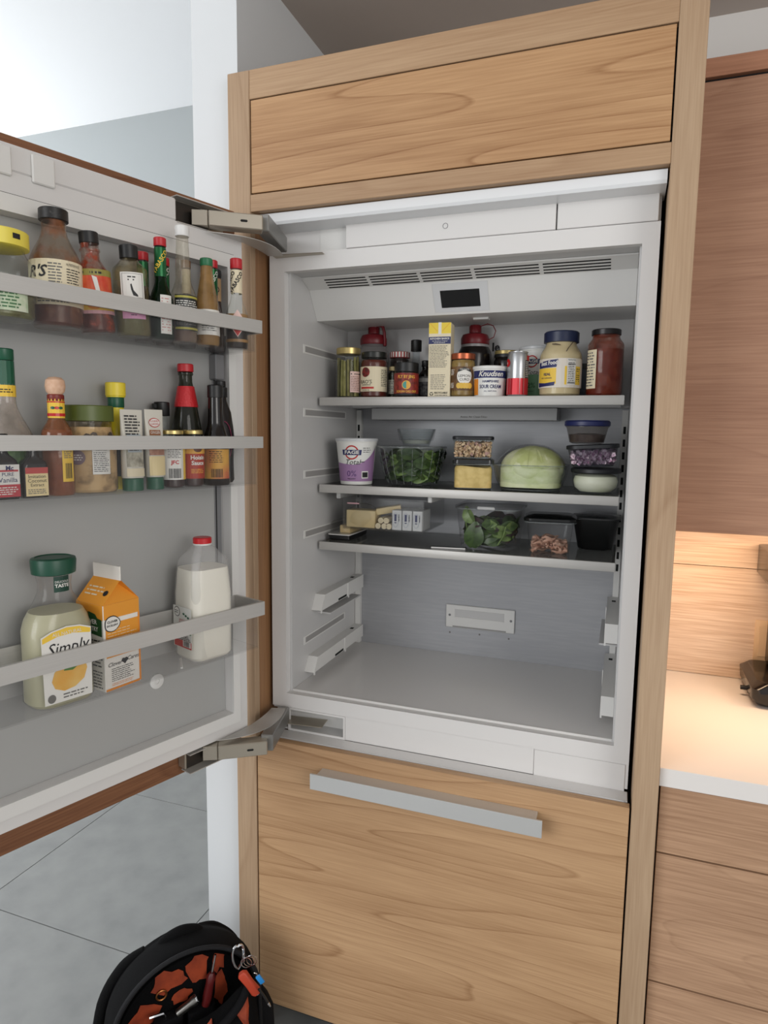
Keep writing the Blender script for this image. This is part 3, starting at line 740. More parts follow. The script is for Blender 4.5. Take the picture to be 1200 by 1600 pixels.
o, l, mp = pepper_sauce('red-capped bottle half hidden behind the left of the green pepper sauce', .322, .055, .0190, .1723, CAPR, FOILG, rmat('dark_brown_glass', (46, 22, 14), .15))
o, l, mp = pepper_sauce('short red-capped bottle between the green pepper sauce and the white-capped bottle', .273, .052, .0190, .1782-.006, CAPR, FOILG, rmat('dark_brown_glass', (46, 22, 14), .15))
text('TABASCO', mp, 0, 0, .011, PAPER, l, rot=60, bold=.02)
pr = [(0, .001), (.0225, 0), (.0250, .005), (.0250, .085)]+sm((.025, .085), (.0145, .125))+[(.0115, .205), (.0128, .207), (.0128, .209), (0, .209)]
o = vessel('vinegar_bottle', 'tall clear bottle with white cap and black label in the top door bin', 'bottle', dpos(.270, .113, Z), RZ, pr, clear('smeared_clear_glass', (246, 246, 242), .06, .05, .45, (190, 176, 156), smear=(24, .45, .7, .35)), rmat('plum_brown_sauce', (86, 52, 44), .3), .065, (.0138, .204, .2236, mat('white_cap', (228, 228, 226), .4)))
l, mp, w, hh = wrap(o, .0251, .022, .090, -12, 62, mat('black_label', (18, 24, 22), .45))
lines(mp, -w+.003, w-.003, .004, .024, 5, PAPER, l, fill=.45); lines(mp, -w+.003, w-.003, -.024, -.008, 5, INKG, l, fill=.45)
patch('label_band', mp, -w, w, hh-.006, hh-.002, mat('olive_yellow', (176, 168, 74), .5), l, .001, 10); patch('label_band', mp, -w, w, -hh+.002, -hh+.006, mat('olive_yellow', (176, 168, 74), .5), l, .001, 10)
patch('label_emblem', mp, 0, 0, 0, 0, PAPER, l, .0012, poly=[(-.008, -.003), (.008, -.003), (.004, .002), (0, .003), (-.005, .001)])
o, l, mp = pepper_sauce('slim bottle with brown cap behind the tall white-capped bottle', .218, .050, .017, .1791, mat('brown_cap', (120, 88, 54), .5), CREAM, rmat('dark_brown_glass', (46, 22, 14), .15), rn=.0085)
pr = [(0, .001), (.0215, 0), (.0240, .005), (.0240, .062), (.0225, .085), (.0135, .135), (.0115, .160), (0, .160)]
o = vessel('green_capped_sauce_bottle', 'cone-necked bottle of brown mustard sauce with green cap', 'bottle', dpos(.216, .116, Z), RZ, pr, clear('smeared_tan_glass', (236, 226, 206), .5, .08, .3, (150, 116, 70), smear=(26, .3, .6, .92)), rmat('red_brown_sauce', (132, 62, 36), .3), .05, (.0128, .158, .1732, mat('green_cap', (34, 110, 70), .42)))
lines(cylmap(.0195, -30, .098, .016, .02), -.012, .012, -.005, .005, 2, mat('tan_emboss', (120, 90, 52), .4), o)
l, mp, w, hh = wrap(o, .0241, .020, .070, -20, 80, PAPER); lines(mp, -.018, .012, -.018, .006, 6, INK, l, fill=.35); patch('label_rule', mp, -.018, .014, -.008, -.0072, INK, l, .0012, 8)
o, l, mp = pepper_sauce('red-capped bottle with green foil behind the green-capped bottle', .165, .068, .019, .1871, CAPR, FOILG, rmat('dark_brown_glass', (46, 22, 14), .15))
text('TABASCO', mp, 0, 0, .011, PAPER, l, rot=60, bold=.02)
o, l, mp = pepper_sauce('black-capped bottle with tan neck label at the back right of the top bin', .136, .042, .0165, .1764, CAPB, mat('tan_label', (186, 150, 108), .5), rmat('dark_brown_glass', (46, 22, 14), .15), rn=.0108)
disc('emblem', mp, 0, 0, .007, INK, l, .001); disc('emblem_ring', mp, 0, 0, .005, mat('tan_label', (186, 150, 108), .5), l, .0013)
o, l, mp = pepper_sauce('pepper sauce bottle with red cap, tan neck label and diamond label at the right end', .142, .119, .0232, .1876, CAPR, CREAM, GLASS, rmat('dark_pepper_sauce', (40, 24, 18), .3), .066, .021, rn=.0115)
text('TABASCO', mp, -.001, -.002, .011, INK, l, rot=60, bold=.03); text('TABASCO', mp, -.018, -.002, .011, INK, l, rot=60, bold=.03)
mp = cylmap(.0234, -36, .052); patch('label', mp, 0, 0, 0, 0, mat('pale_pink_paper', (222, 190, 182), .5), o, .0010, poly=[(0, -.028), (.0195, 0), (0, .028), (-.0195, 0)])
patch('label_ring', mp, 0, 0, 0, 0, REDP, o, .0013, poly=[(-.010, -.010), (.010, -.010), (0, -.026)])
text('TABASCO', mp, 0, .001, .007, INK, o, bold=.02, width=.026); text('PEPPER', mp, 0, -.006, .005, REDP, o)
wrap(o, .0233, .064, .072, -36, 85, mat('brown_gold', (150, 116, 74), .4), 'label_band'); wrap(o, .0233, .014, .020, -36, 85, mat('brown_gold', (150, 116, 74), .4), 'label_band')

# ================================================================== door, middle bin
Z = 1.5052
pr = [(0, .001), (.037, 0), (.0415, .006), (.0415, .085)]+sm((.0415, .085), (.0150, .160), 8)+[(.0140, .225), (0, .225)]
o = vessel('dressing_bottle', 'clear bottle with green and yellow foil neck at the left end of the middle bin', 'bottle', dpos(.593, .069, Z), RZ, pr, clear('cloudy_glass', (240, 238, 234), .18, .08, .4, (196, 184, 174), smear=(20, .4, .65, .6)), rmat('pale_dressing', (150, 140, 120), .3), .05, (.0150, .226, .245, GREENP))
wrap(o, .0143, .185, .225, -35, 175, GREENP, 'neck_foil'); l, mp, w, hh = wrap(o, .0150, .166, .185, -35, 175, YEL, 'neck_band'); lines(mp, -.02, .02, -.004, .004, 2, INK, l)
l, mp, w, hh = wrap(o, .0416, .088, .098, -30, 70, mat('red_label', (176, 40, 34), .5)); l, mp, w, hh = wrap(o, .0416, .02, .086, -30, 70, mat('leaf_green_label', (96, 134, 60), .5, var=(60, 96, 40), vs=60))
EXG = rmat('dark_amber_glass', (26, 18, 14), .14)
def extract(lab, s, n, w, h, rz=RZ):
    o = thing('extract_bottle', lab, 'bottle', dpos(s, n, Z), rz)
    d = .024
    loft('glass_body', [rrect(w*.94, d*.94, .006, 0), rrect(w, d, .007, .003), rrect(w, d, .007, h*.52), rrect(w*.9, d*.95, .008, h*.60), rrect(w*.5, d*.7, .008, h*.68), rrect(.018, .018, .0088, h*.72), rrect(.018, .018, .0088, h*.84)], EXG, o)
    lathe('cap', capp(.0105, h*.83, h), CAPB, o, 40, .03, (h*.84, h*.98))
    return o, flatmap((0, -d/2, 0), 0)
o, mp = extract('vanilla extract bottle with white and red label at the left edge of the middle bin', .628, .1265, .045, .105)
l = patch('label', mp, -.021, .021, .004, .056, PAPER, o, .0008, 1); patch('label_red', mp, -.021, .021, .004, .024, mat('crimson_print', (184, 52, 62), .5), l, .0012, 1)
text('Vanilla', mp, .003, .031, .011, NAVY, l); text('PURE', mp, .003, .040, .008, NAVY, l); text('Mc', mp, .006, .050, .010, NAVY, l, bold=.03); patch('label_ribbon', mp, -.019, .019, .0445, .0475, mat('crimson_print', (184, 52, 62), .5), l, .0012, 1)
lines(mp, -.018, .018, .007, .021, 4, PAPER, l, d=.0015)
o, mp = extract('small dark bottle of imitation coconut extract with cream label', .580, .1265, .042, .098)
l = patch('label', mp, -.018, .018, .003, .050, mat('pale_yellow_paper', (232, 212, 160), .5), o, .0008, 1); patch('label_red', mp, -.018, .018, .040, .050, mat('brick_print', (190, 70, 66), .5), l, .0012, 1)
text('Imitation', mp, 0, .035, .008, INK, l); text('Coconut', mp, 0, .028, .0085, INK, l); text('Extract', mp, 0, .021, .0075, INK, l); lines(mp, -.015, .015, .006, .015, 3, INKG, l)
pr = [(0, .001), (.023, 0), (.0252, .005), (.0252, .105)]+sm((.0252, .105), (.0125, .135))+[(.0120, .168), (0, .168)]
o = vessel('hot_sauce_bottle', 'hot sauce bottle with a wooden ball cap and yellow neck band', 'bottle', dpos(.531, .113, Z), RZ, pr, clear('amber_smeared_glass', (238, 228, 214), .2, .06, .3, (150, 96, 66), smear=(30, .35, .6, .6)), rmat('orange_brown_sauce', (158, 90, 66), .35, (146, 78, 56)), .112, (.0135, .160, .172, mat('dark_red_lid', (120, 36, 28), .4)), knurl=0)
lathe('ball_cap', [(0, .170), (.010, .171), (.0148, .177), (.0162, .186), (.0148, .196), (.010, .2005), (0, .202)], mat('pale_beech', (212, 170, 140), .6, var=(222, 184, 156), vs=140), o, 24)
l, mp, w, hh = wrap(o, .0126, .132, .164, -30, 175, YEL, 'neck_band', d=.001); patch('band_stripe', mp, -w, w, -hh+.003, -hh+.008, RED, l, .0015, 14); patch('band_stripe', mp, -w, w, hh-.006, hh-.004, RED, l, .0015, 14)
for u, c in ((-.004, GREENP), (.002, RED), (.008, GREENP)): disc('band_flower', mp, u, .001, .0035, c, l, .0016, 8, .0025)
l, mp, w, hh = wrap(o, .0254, .024, .095, 12, 24, YEL); barcode(mp, -.006, .007, -.030, -.004, INK, l); lines(mp, -.008, .008, .004, .030, 8, INKG, l)
pr = [(0, .001), (.044, 0), (.048, .006), (.048, .082)]+sm((.048, .082), (.040, .120))+[(.040, .132), (0, .132)]
o = vessel('spread_jar', 'wide jar of cream spread with olive green lid and flower print', 'jar', dpos(.462, .0880, Z), RZ, pr, clear('printed_jar_plastic', (244, 240, 232), .06, .08, .25, (120, 104, 84), smear=(34, .5, .62, .45)), rmat('cream_spread', (222, 194, 152), .5, (206, 176, 134), 40), .118, (.0435, .128, .1562, mat('olive_lid', (84, 96, 40), .4)), capname='lid', knurl=.02)
mp = cylmap(.0482, -32, .06); l = patch('label', mp, .008, .040, -.026, .022, PAPER, o, .0008, 8); lines(mp, .010, .038, -.022, .014, 11, INK, l, fill=.35); text('Calories', mp, .023, .018, .006, INK, l)
disc('round_emblem', mp, -.016, .004, .013, mat('plum_grey', (120, 100, 108), .5), o, .0008); lines(mp, -.025, -.007, -.002, .010, 3, PAPER, o, d=.0014)
for k in range(5): disc('flower_print', mp, -.034+.011*k, .030+.006*math.sin(k*2), .005, mat('tan_print', (186, 158, 116), .5), o, .0007, 8, .008)
mp2 = cylmap(.0445, -30, .104, .041, .03)
for k in range(9): disc('flower_print', mp2, -.045+.011*k, -.008+.008*math.sin(k*1.7), .0065, mat('dark_flower_print', (74, 62, 50), .5), o, .0012, 7, .007)
pr = [(0, .001), (.028, 0), (.0315, .006), (.0315, .110)]+sm((.0315, .110), (.014, .155))+[(.014, .175), (.0175, .1755), (.0175, .178), (0, .178)]
o = vessel('lemon_juice_bottle', 'yellow lemon juice bottle with yellow cap behind the olive lid jar', 'bottle', dpos(.389, .057, Z), RZ, pr, mat('lemon_yellow_plastic', (222, 204, 44), .35), None, 0, (.0185, .178, .2035, mat('lemon_cap', (234, 210, 60), .4)))
lathe('neck_band', [(.0146, .156), (.0152, .158), (.0152, .174), (.0146, .176)], GREENP, o, 24)
mp = cylmap(.0316, -35, .085); l = patch('label', mp, -.03, .03, -.06, .012, mat('dark_print', (34, 40, 30), .5), o, .0006, 10)
def paste_tube(lab, s, n, w, h):
    o = thing('paste_tube', lab, 'tube', dpos(s, n, Z), RZ)
    TB = mat('tube_white', (206, 202, 190), .4)
    rings = [rrect(w*.9, .030, .0145, .024, 6)]
    for k in range(7):
        t = k/6; rings.append(rrect(w*(.92+.08*t), .031*(1-t)+.002*t, (.015*(1-t)+.0009*t), .026+(h-.032)*t, 6))
    rings.append(rrect(w, .002, .0009, h, 6))
    loft('body', rings, TB, o)
    lathe('cap', capp(w*.42, 0, .0235), GREENP, o, 40, .02, (.002, .022))
    t = math.degrees(math.atan((.0145)/(h-.03)))
    def mp(u, v, d=0.0):
        k = min(max((v-.026)/(h-.032), 0), 1); y = .0155*(1-k)+.001*k
        bulge = math.sqrt(max(0, 1-(u/(w*.52))**2)) if k < .98 else 1
        return (u, -(y*(bulge*(1-k)+k))-d-.0004, v)
    return o, mp
o, mp = paste_tube('white paste tube with green cap and rows of black print', .396, .120, .045, .1511)
l = patch('label_picture', mp, -.017, .017, .045, .084, mat('garlic_print', (196, 190, 172), .5, var=(120, 116, 100), vs=60), o, .0010, 8)
lines(mp, -.016, .016, .092, .142, 9, INK, o, d=.0014); l = patch('label_panel', mp, -.014, .014, .072, .106, mat('pale_blue_print', (176, 186, 192), .5), o, .0013, 8); lines(mp, -.012, .012, .074, .092, 5, INKG, l, d=.0016)
patch('label_foot', mp, -.018, .018, .027, .042, CREAM, o, .0010, 8)
o, mp = paste_tube('white paste tube with a red oval and brown strip next to the gold-lidded jars', .349, .120, .039, .1529)
patch('label_oval_ring', mp, 0, 0, 0, 0, REDP, o, .0010, poly=[(-.001+.012*math.cos(a*PI/8), .128+.009*math.sin(a*PI/8)) for a in range(16)]); patch('label_oval', mp, 0, 0, 0, 0, PAPER, o, .0013, poly=[(-.001+.0112*math.cos(a*PI/8), .128+.0075*math.sin(a*PI/8)) for a in range(16)])
text('GOURMET', mp, -.001, .1305, .0055, REDP, o, d=.0017, width=.019); text('GARDEN', mp, -.001, .125, .0055, REDP, o, d=.0017, width=.018)
l = patch('brown_strip', mp, -.013, .010, .104, .114, mat('ginger_brown', (146, 88, 48), .5), o, .0012, 6); text('GINGER', mp, -.0015, .109, .008, PAPER, l, d=.0016, width=.02)
patch('label_picture', mp, -.016, .016, .066, .098, mat('ginger_print', (198, 150, 120), .5, var=(140, 84, 70), vs=50), o, .0010, 8); patch('label_foot', mp, -.017, .017, .027, .064, mat('pale_yellow_paper', (232, 212, 160), .5), o, .0010, 8)
pr = bprof(.0165, .09, .0105, .125, .150)
o = vessel('slim_black_bottle', 'slim clear bottle with black flip cap between the tubes and the red-necked bottle', 'bottle', dpos(.283, .048, Z), RZ, pr, GLASS, rmat('soy_brown', (36, 26, 20), .25), .09, (.0155, .143, .1717, CAPB))
box('cap_lip', -.020, -.012, -.005, .005, .158, .168, CAPB, o, .001)
pr = [(0, .001), (.030, 0), (.033, .006), (.033, .080), (.032, .11), (.0155, .205), (.0135, .215), (.0135, .228), (.0155, .230), (.0155, .234), (.0135, .236), (0, .236)]
o = vessel('oyster_sauce_bottle', 'tall cone-shaped sauce bottle with red cap and red foil neck', 'bottle', dpos(.232, .0600, Z), RZ, pr, clear('grey_green_glass', (150, 152, 138), .2, .05, .35, (70, 70, 60)), rmat('black_sauce', (20, 15, 13), .3), .105, (.0165, .236, .2523, CAPR), knurl=.02)
V, F = latheg([(.0245, .163), (.0247, .165), (.0172, .206), (.0166, .206)], 28); l = mk('neck_foil', V, F, mat('red_foil', (196, 30, 38), .35, .1, bump=.4, vs=300), o, True)
def gold_jar(name, lab, s, n, r, h, lm, group=None):
    pr = [(0, .001), (r*.9, 0), (r, .004), (r, h*.80)]+sm((r, h*.80), (r*.86, h*.90))+[(r*.86, h*.95), (0, h*.95)]
    o = vessel(name, lab, 'jar', dpos(s, n, Z), RZ, pr, GLASS, rmat('dark_maroon_sauce', (52, 20, 16), .3), h*.86, (r*.93, h*.925, h, GOLD), capname='lid', knurl=0)
    l, mp, w, hh = wrap(o, r, h*.15, h*.78, -24, 92, lm); return o, l, mp, w, hh
o, l, mp, w, hh = gold_jar('sauce_jar', 'gold-lidded sauce jar with white JFC label and barcode', .306, .1175, .0225, .1145, PAPER)
patch('label_band', mp, .018, w, -hh, hh, YEL, l, .001, 4); text('JFC', mp, 0, -.002, .010, RED, l, bold=.03); barcode(mp, -.012, .012, -.033, -.014, INK, l); lines(mp, -.014, .014, .006, .034, 9, INKG, l)
o, l, mp, w, hh = gold_jar('hoisin_sauce_jar', 'gold-lidded jar of hoisin sauce with a red and orange label', .2595, .1175, .0225, .1152, mat('hoisin_red', (170, 54, 34), .5))
patch('label_band', mp, -w, w, .014, hh, mat('amber_print', (226, 168, 66), .5), l, .001, 14); disc('label_emblem', mp, .006, .024, .009, mat('brown_print', (96, 50, 30), .5), l, .0014, rv=.007); text('Hoisin', mp, .006, .006, .0115, PAPER, l, bold=.03); text('Sauce', mp, .006, -.005, .0115, PAPER, l, bold=.03)
lines(mp, -.008, .020, -.026, -.016, 3, mat('amber_print', (226, 168, 66), .5), l)
pr = [(0, .001), (.0262, 0), (.0285, .005), (.0285, .082)]+sm((.0285, .082), (.0165, .135))+[(.0145, .185), (0, .185)]
o = vessel('black_bean_sauce_bottle', 'dark bottle with black cap and an orange fading label with barcode', 'bottle', dpos(.1955, .1105, Z), RZ, pr, rmat('near_black_glass', (20, 15, 14), .12), None, 0, (.0160, .183, .2092, CAPB))
l, mp, w, hh = wrap(o, .0286, .014, .076, -34, 60, mat('orange_fade_label', (222, 168, 74), .5, var=(196, 84, 70), vs=14)); barcode(mp, -.012, .012, -.028, -.010, INK, l); lines(mp, -.016, .016, .002, .028, 6, INK, l, fill=.35)
o2 = thing('syrup_bottle', 'large black squeeze bottle with waisted shoulders at the right end of the middle bin', 'bottle', dpos(.1430, .0600, Z), RZ)
loft('body', [rrect(.046, .046, .02, 0, 6), rrect(.054, .054, .024, .006, 6), rrect(.052, .053, .024, .05, 6), rrect(.056, .056, .024, .10, 6), rrect(.053, .052, .024, .125, 6), rrect(.046, .04, .018, .155, 6), rrect(.028, .026, .0125, .180, 6), rrect(.026, .025, .012, .190, 6)], rmat('near_black_plastic', (24, 18, 17), .22), o2)
lathe('cap', capp(.0155, .188, .210), CAPB, o2, 40, .03, (.19, .208)); lathe('cap_top', capp(.0125, .210, .2237), CAPB, o2, 24)
tube('label_swoosh', [(-.012+.02*math.cos(a*PI/10), -.0272-.0006, .09+.045*math.sin(a*PI/10)) for a in range(-4, 6)], .0008, mat('magenta_print', (150, 40, 84), .5), o2, 5)

# ================================================================== door, bottom bin
Z = 1.1332
o = thing('lemonade_carafe', 'clear plastic carafe of cloudy lemonade with dark green cap', 'carafe', dpos(.540, .0955, Z), RZ)
S = [(.104, .078, .030, 0), (.114, .088, .036, .008), (.114, .088, .038, .06), (.116, .088, .040, .135), (.106, .084, .040, .155), (.074, .070, .034, .180), (.056, .056, .0278, .200), (.054, .054, .0268, .215), (.060, .060, .0298, .232), (.060, .060, .0298, .238)]
loft('body', [rrect(w, d, r, z, 7) for w, d, r, z in S], PLASTIC, o)
L_ = [(w-.003, d-.003, r-.001, max(z, .002)) for w, d, r, z in S[:5]]+[(.088, .077, .036, .167)]
loft('lemonade', [rrect(w, d, r, z, 7) for w, d, r, z in L_], mat('cloudy_lemonade', (180, 176, 146), .35), o)
lathe('cap', [(0, .232), (.031, .232), (.036, .234), (.0375, .256), (.036, .260), (.030, .262), (.029, .2605), (0, .2605)], mat('dark_green_cap', (12, 70, 50), .4), o, 48, .015, (.235, .257))
mp_ = flatmap((0, -.0445, 0), 0); mp = lambda u, v, d=0.0: mp_(u, .012+(v-.012)*1.10, d)
l = patch('label', mp, 0, 0, 0, 0, PAPER, o, .0008, poly=[(-.046, .012), (.038, .012), (.040, .124), (.020, .131), (-.004, .133), (-.030, .129), (-.048, .122)])
patch('label_band', mp, 0, 0, 0, 0, YEL, l, .0012, poly=[(-.046, .112), (-.020, .119), (.008, .120), (.038, .115), (.039, .122), (.019, .129), (-.004, .131), (-.029, .127), (-.046, .120)])
text('ALL NATURAL', mp, -.003, .1225, .008, PAPER, l, d=.0016); text('Simply', mp, -.003, .0985, .028, INK, l, shear=.25, d=.0015)
patch('lemon', mp, 0, 0, 0, 0, mat('lemon_orange_print', (222, 166, 70), .5, var=(226, 190, 110), vs=20), l, .0014, poly=[(-.028, .036), (-.012, .029), (.008, .032), (.024, .042), (.030, .058), (.026, .074), (.010, .080), (-.012, .076), (-.028, .062), (-.033, .048)])
patch('leaf', mp, 0, 0, 0, 0, mat('leaf_print', (76, 122, 50), .5), l, .0018, poly=[(-.012, .062), (.004, .060), (.022, .070), (.034, .084), (.012, .082), (-.006, .074)])
lines(mp, -.014, .032, .016, .026, 2, INKG, l); disc('seal', mp, -.034, .021, .007, INKG, l, .0014)
mp = flatmap((0, -.0285, 0), 0); l = patch('hang_tag', cylmap(.0278, 0, .216), -.013, .013, -.013, .015, mat('tag_green', (12, 58, 44), .5), o, .0014, 5); text('DELICIOUS', cylmap(.0278, 0, .216), 0, .005, .0055, PAPER, l, d=.002, width=.022); text('TASTE', cylmap(.0278, 0, .216), 0, -.002, .008, PAPER, l, d=.002, bold=.03)

o = thing('half_and_half_carton', 'orange and white gable-top carton between the carafe and the milk jug', 'carton', dpos(.4385, .0900, Z), RZ+7)
w = .079; hb = .165; ht = .207; hf = .232
CB = mat('carton_white', (232, 228, 220), .5); OC = mat('carton_orange', (228, 152, 48), .5)
h2 = w/2
box('body', -h2, h2, -h2, h2, 0, hb, CB, o, .0012)
V = [(-h2, -h2, hb), (h2, -h2, hb), (h2, h2, hb), (-h2, h2, hb), (0, -h2, ht), (0, h2, ht), (0, -h2*.45, ht-.004), (0, h2*.45, ht-.004)]
# roof panels slope up from the two sides to a ridge along y; front and back ends are tucked in
mk('gable', V, [[3, 0, 4, 5], [1, 2, 5, 4], [0, 1, 6], [0, 6, 4], [1, 4, 6], [2, 3, 7], [2, 7, 5], [3, 5, 7]], OC, o)
box('top_fin', -.0013, .0013, -h2, h2, ht-.002, hf, CB, o, .0004)
fr_ = flatmap((0, -h2, 0), 0); sd_ = flatmap((-h2, 0, 0), -90)
for mp in (fr_,):
    l = patch('front_print', mp, -h2+.001, h2-.001, .138, hb, OC, o, .0008, 1); l2 = patch('front_print', mp, -h2+.004, h2-.003, .064, .129, OC, o, .0008, 1)
    lines(mp, -.032, .032, .070, .118, 9, CREAM, l2, fill=.2)
    patch('cloud_badge', mp, 0, 0, 0, 0, INK, l, .0014, poly=[(-.022+.017*math.cos(a*PI/9)*(1+.08*math.cos(a*PI/9*3)), .128+.0155*math.sin(a*PI/9)) for a in range(18)]); lb = patch('cloud_badge', mp, 0, 0, 0, 0, PAPER, l, .0018, poly=[(-.022+.0153*math.cos(a*PI/9)*(1+.08*math.cos(a*PI/9*3)), .128+.0137*math.sin(a*PI/9)) for a in range(18)])
    text('CLOVER', mp, -.022, .132, .006, INK, l, d=.0022, bold=.03); text('EXCELLENT', mp, -.022, .125, .005, INK, l, d=.0022, bold=.03, width=.024)
    text('Clover', mp, -.019, .050, .011, INK, l2, shear=.3); text('Cares', mp, .021, .053, .011, INK, l2, shear=.3)
    for du in (-.003, .003): disc('heart', mp, .003+du, .0525, .004, INK, l2, .0012, 10)
    patch('heart', mp, 0, 0, 0, 0, INK, l2, .0013, poly=[(-.0035, .0515), (.0095, .0515), (.003, .0445)])
    lines(mp, -.026, .026, .016, .043, 7, INK, l2, fill=.3); lines(mp, -.026, .030, .008, .014, 2, ORANGEP, l2, fill=.3)
    patch('front_edge', mp, h2-.004, h2-.0005, .002, .138, ORANGEP, l2, .0009, 1); patch('front_edge', mp, -h2+.001, h2-.004, .001, .005, ORANGEP, l2, .0009, 1)
l = patch('side_print', sd_, -h2+.001, h2-.001, .137, hb, OC, o, .0008, 1)
l2 = patch('green_badge', sd_, 0, 0, 0, 0, mat('badge_green', (30, 74, 36), .5), o, .0014, poly=[(-.035, .112), (.036, .106), (.036, .138), (.024, .140), (.018, .147), (0, .150), (-.014, .147), (-.022, .142), (-.035, .142)])
text('CLOVER', sd_, 0, .132, .012, PAPER, l2, d=.002, bold=.02, width=.046); text('COUNTRY', sd_, 0, .119, .012, PAPER, l2, d=.002, bold=.02, width=.052)
lines(sd_, .004, .034, .045, .100, 8, INK, o, d=.001, fill=.35); lines(sd_, .004, .034, .004, .040, 6, INK, o, d=.001, fill=.3)
def gmp(u, v, d=0.0):
    p = Vector((-h2/2, -u, (hb+ht)/2))+Vector((h2, 0, ht-hb)).normalized()*v+Vector((-(ht-hb), 0, h2)).normalized()*d; return tuple(p)
lines(gmp, -.03, .02, -.014, .010, 3, CREAM, o, d=.0009, fill=.35); disc('gable_seal', gmp, .026, -.004, .006, INK, o, .0009, 12)

o = thing('milk_jug', 'half gallon milk jug with red cap at the right end of the bottom door bin', 'jug', dpos(.2265, .0985, Z), RZ-2)
MJ = clear('milky_plastic', (252, 252, 252), .16, .3, .2, (232, 232, 232))
S = [(.090, .078, .018, 0), (.103, .088, .022, .010), (.104, .089, .022, .06), (.104, .089, .022, .140), (.099, .085, .024, .185), (.090, .079, .024, .215), (.050, .050, .022, .238), (.034, .034, .0168, .244), (.034, .034, .0168, .250)]
loft('body', [rrect(w, d, r, z, 6) for w, d, r, z in S], MJ, o)
L_ = [(w-.003, d-.003, r, max(z, .003)) for w, d, r, z in S[:5]]+[(.0925, .080, .023, .197)]
loft('milk', [rrect(w, d, r, z, 6) for w, d, r, z in L_], mat('milk', (240, 236, 222), .3), o)
# moulded handle running down the front left corner
cx, cy = -.041, -.034
tube('handle', [(cx+.024, cy+.022, .240), (cx+.010, cy+.009, .225), (cx+.001, cy+.001, .200), (cx-.001, cy-.001, .170), (cx+.001, cy+.001, .140), (cx+.006, cy+.006, .118)], [.009, .010, .0095, .0092, .010, .008], MJ, o, 12)
lathe('neck_ring', [(.018, .244), (.0195, .245), (.0195, .248), (.018, .249)], WHITE2, o, 24)
lathe('cap', capp(.0195, .2475, .2605), RED, o, 48, .03, (.249, .2585))
sd = flatmap((-.0523, 0, 0), -90)
l = patch('label', sd, -.033, .033, .030, .118, mat('label_pale', (222, 222, 216), .5), o, .0008, 1)
disc('seal', sd, -.018, .106, .011, INKG, l, .0012); disc('seal_face', sd, -.018, .106, .0092, PAPER, l, .0015); lines(sd, -.025, -.011, .102, .110, 2, INK, l, d=.0018)
text('WHOLE', sd, .0, .090, .006, REDP, l, d=.0014); text('MILK', sd, .0, .083, .010, RED, l, d=.0014, bold=.03)
patch('hill_print', sd, 0, 0, 0, 0, mat('hill_green', (70, 116, 56), .5), l, .0013, poly=[(-.032, .076), (-.012, .071), (.032, .070), (.032, .062), (-.032, .062)]); lines(sd, -.030, .030, .046, .060, 4, INK, l, fill=.6)
patch('red_panel', sd, -.030, .032, .031, .046, REDP, l, .0013, 1); patch('barcode_field', sd, .002, .030, .034, .046, PAPER, l, .0016, 1); barcode(sd, .005, .027, .035, .046, INK, l, .002)
for k in range(3): disc('leaf_print', sd, .006+.008*k, .104-.003*k, .004, GREENP, l, .0013, 8, .0025)
stp = thing('plastic_strip', 'thin white plastic strip lying loose in the bottom door bin', 'strip', dpos(.292, .107, Z), RZ+58)
box('strip', -.030, .030, -.0025, .0025, 0, .003, mat('white_cap', (228, 228, 226), .4), stp, .0008)
# ================================================================== refrigerator, top shelf
Z1 = 1.7145
def jarp(r, h, rn, hs):
    """jar: straight body, short shoulder, neck up to h"""
    return [(0, .001), (r*.9, 0), (r, .005), (r, hs)]+sm((r, hs), (rn, hs+(h-hs)*.7), 5)+[(rn, h), (0, h)]
o = vessel('pickled_asparagus_jar', 'jar of pickled green asparagus with gold lid at the left end of the top shelf', 'jar', (.1343, .283, Z1), 0, jarp(.0345, .120, .031, .100), GLASS, None, 0, (.0335, .117, .1342, GOLD), capname='lid', knurl=0)
SPM = [mat('asparagus_green', (126, 122, 64), .4, var=(150, 142, 86), vs=50), mat('asparagus_pale', (152, 142, 88), .4, var=(122, 116, 64), vs=50), mat('asparagus_dark', (96, 92, 50), .4)]
for k in range(16):
    a = 2*PI*k/16+random.uniform(-.08, .08); rr = .0265; x, y = rr*math.sin(a), -rr*math.cos(a); h = random.uniform(.096, .112)
    tube('asparagus_spear', [(x, y, .004), (x*.99, y*.99, .05), (x+random.uniform(-.002, .002), y+random.uniform(-.002, .002), h)], [.0042, .0045, .0032], SPM[k % 3], o, 7)
lathe('brine', [(0, .003), (.0225, .003), (.0225, .1), (0, .1)], mat('brine', (88, 86, 46), .3), o, 16)
l, mp, w, hh = wrap(o, .0346, .014, .070, 62, 32, mat('pale_pink_paper', (222, 190, 182), .5)); lines(mp, -w+.002, w-.002, -hh+.004, hh-.012, 9, mat('brown_print', (96, 50, 30), .5), l, fill=.3); lines(mp, -w+.002, w-.002, hh-.010, hh-.004, 1, INK, l)
def loop_bottle(lab, x, y, r, h, bodym, liq, lvl, side):
    o = thing('squeeze_bottle', lab, 'bottle', (x, y, Z1), 0)
    hb = h-.052
    pr = [(0, .001), (r*.9, 0), (r, .006), (r, hb*.80)]+sm((r, hb*.80), (r*.78, hb))+[(0, hb)]
    lathe('body', pr, bodym, o)
    if liq: lathe('contents', inset(pr, lvl), liq, o)
    MR = mat('maroon_plastic', (112, 18, 28), .38)
    c = lathe('cap', [(0, hb-.002), (r*.82, hb-.002), (r*.84, hb), (r*.84, hb+.014), (r*.74, hb+.024), (r*.36, hb+.029), (r*.36, hb+.046), (r*.30, hb+.050), (0, hb+.050)], MR, o, 32)
    s = side
    return o, c, hb, MR
MAR = mat('maroon_plastic', (112, 18, 28), .38)
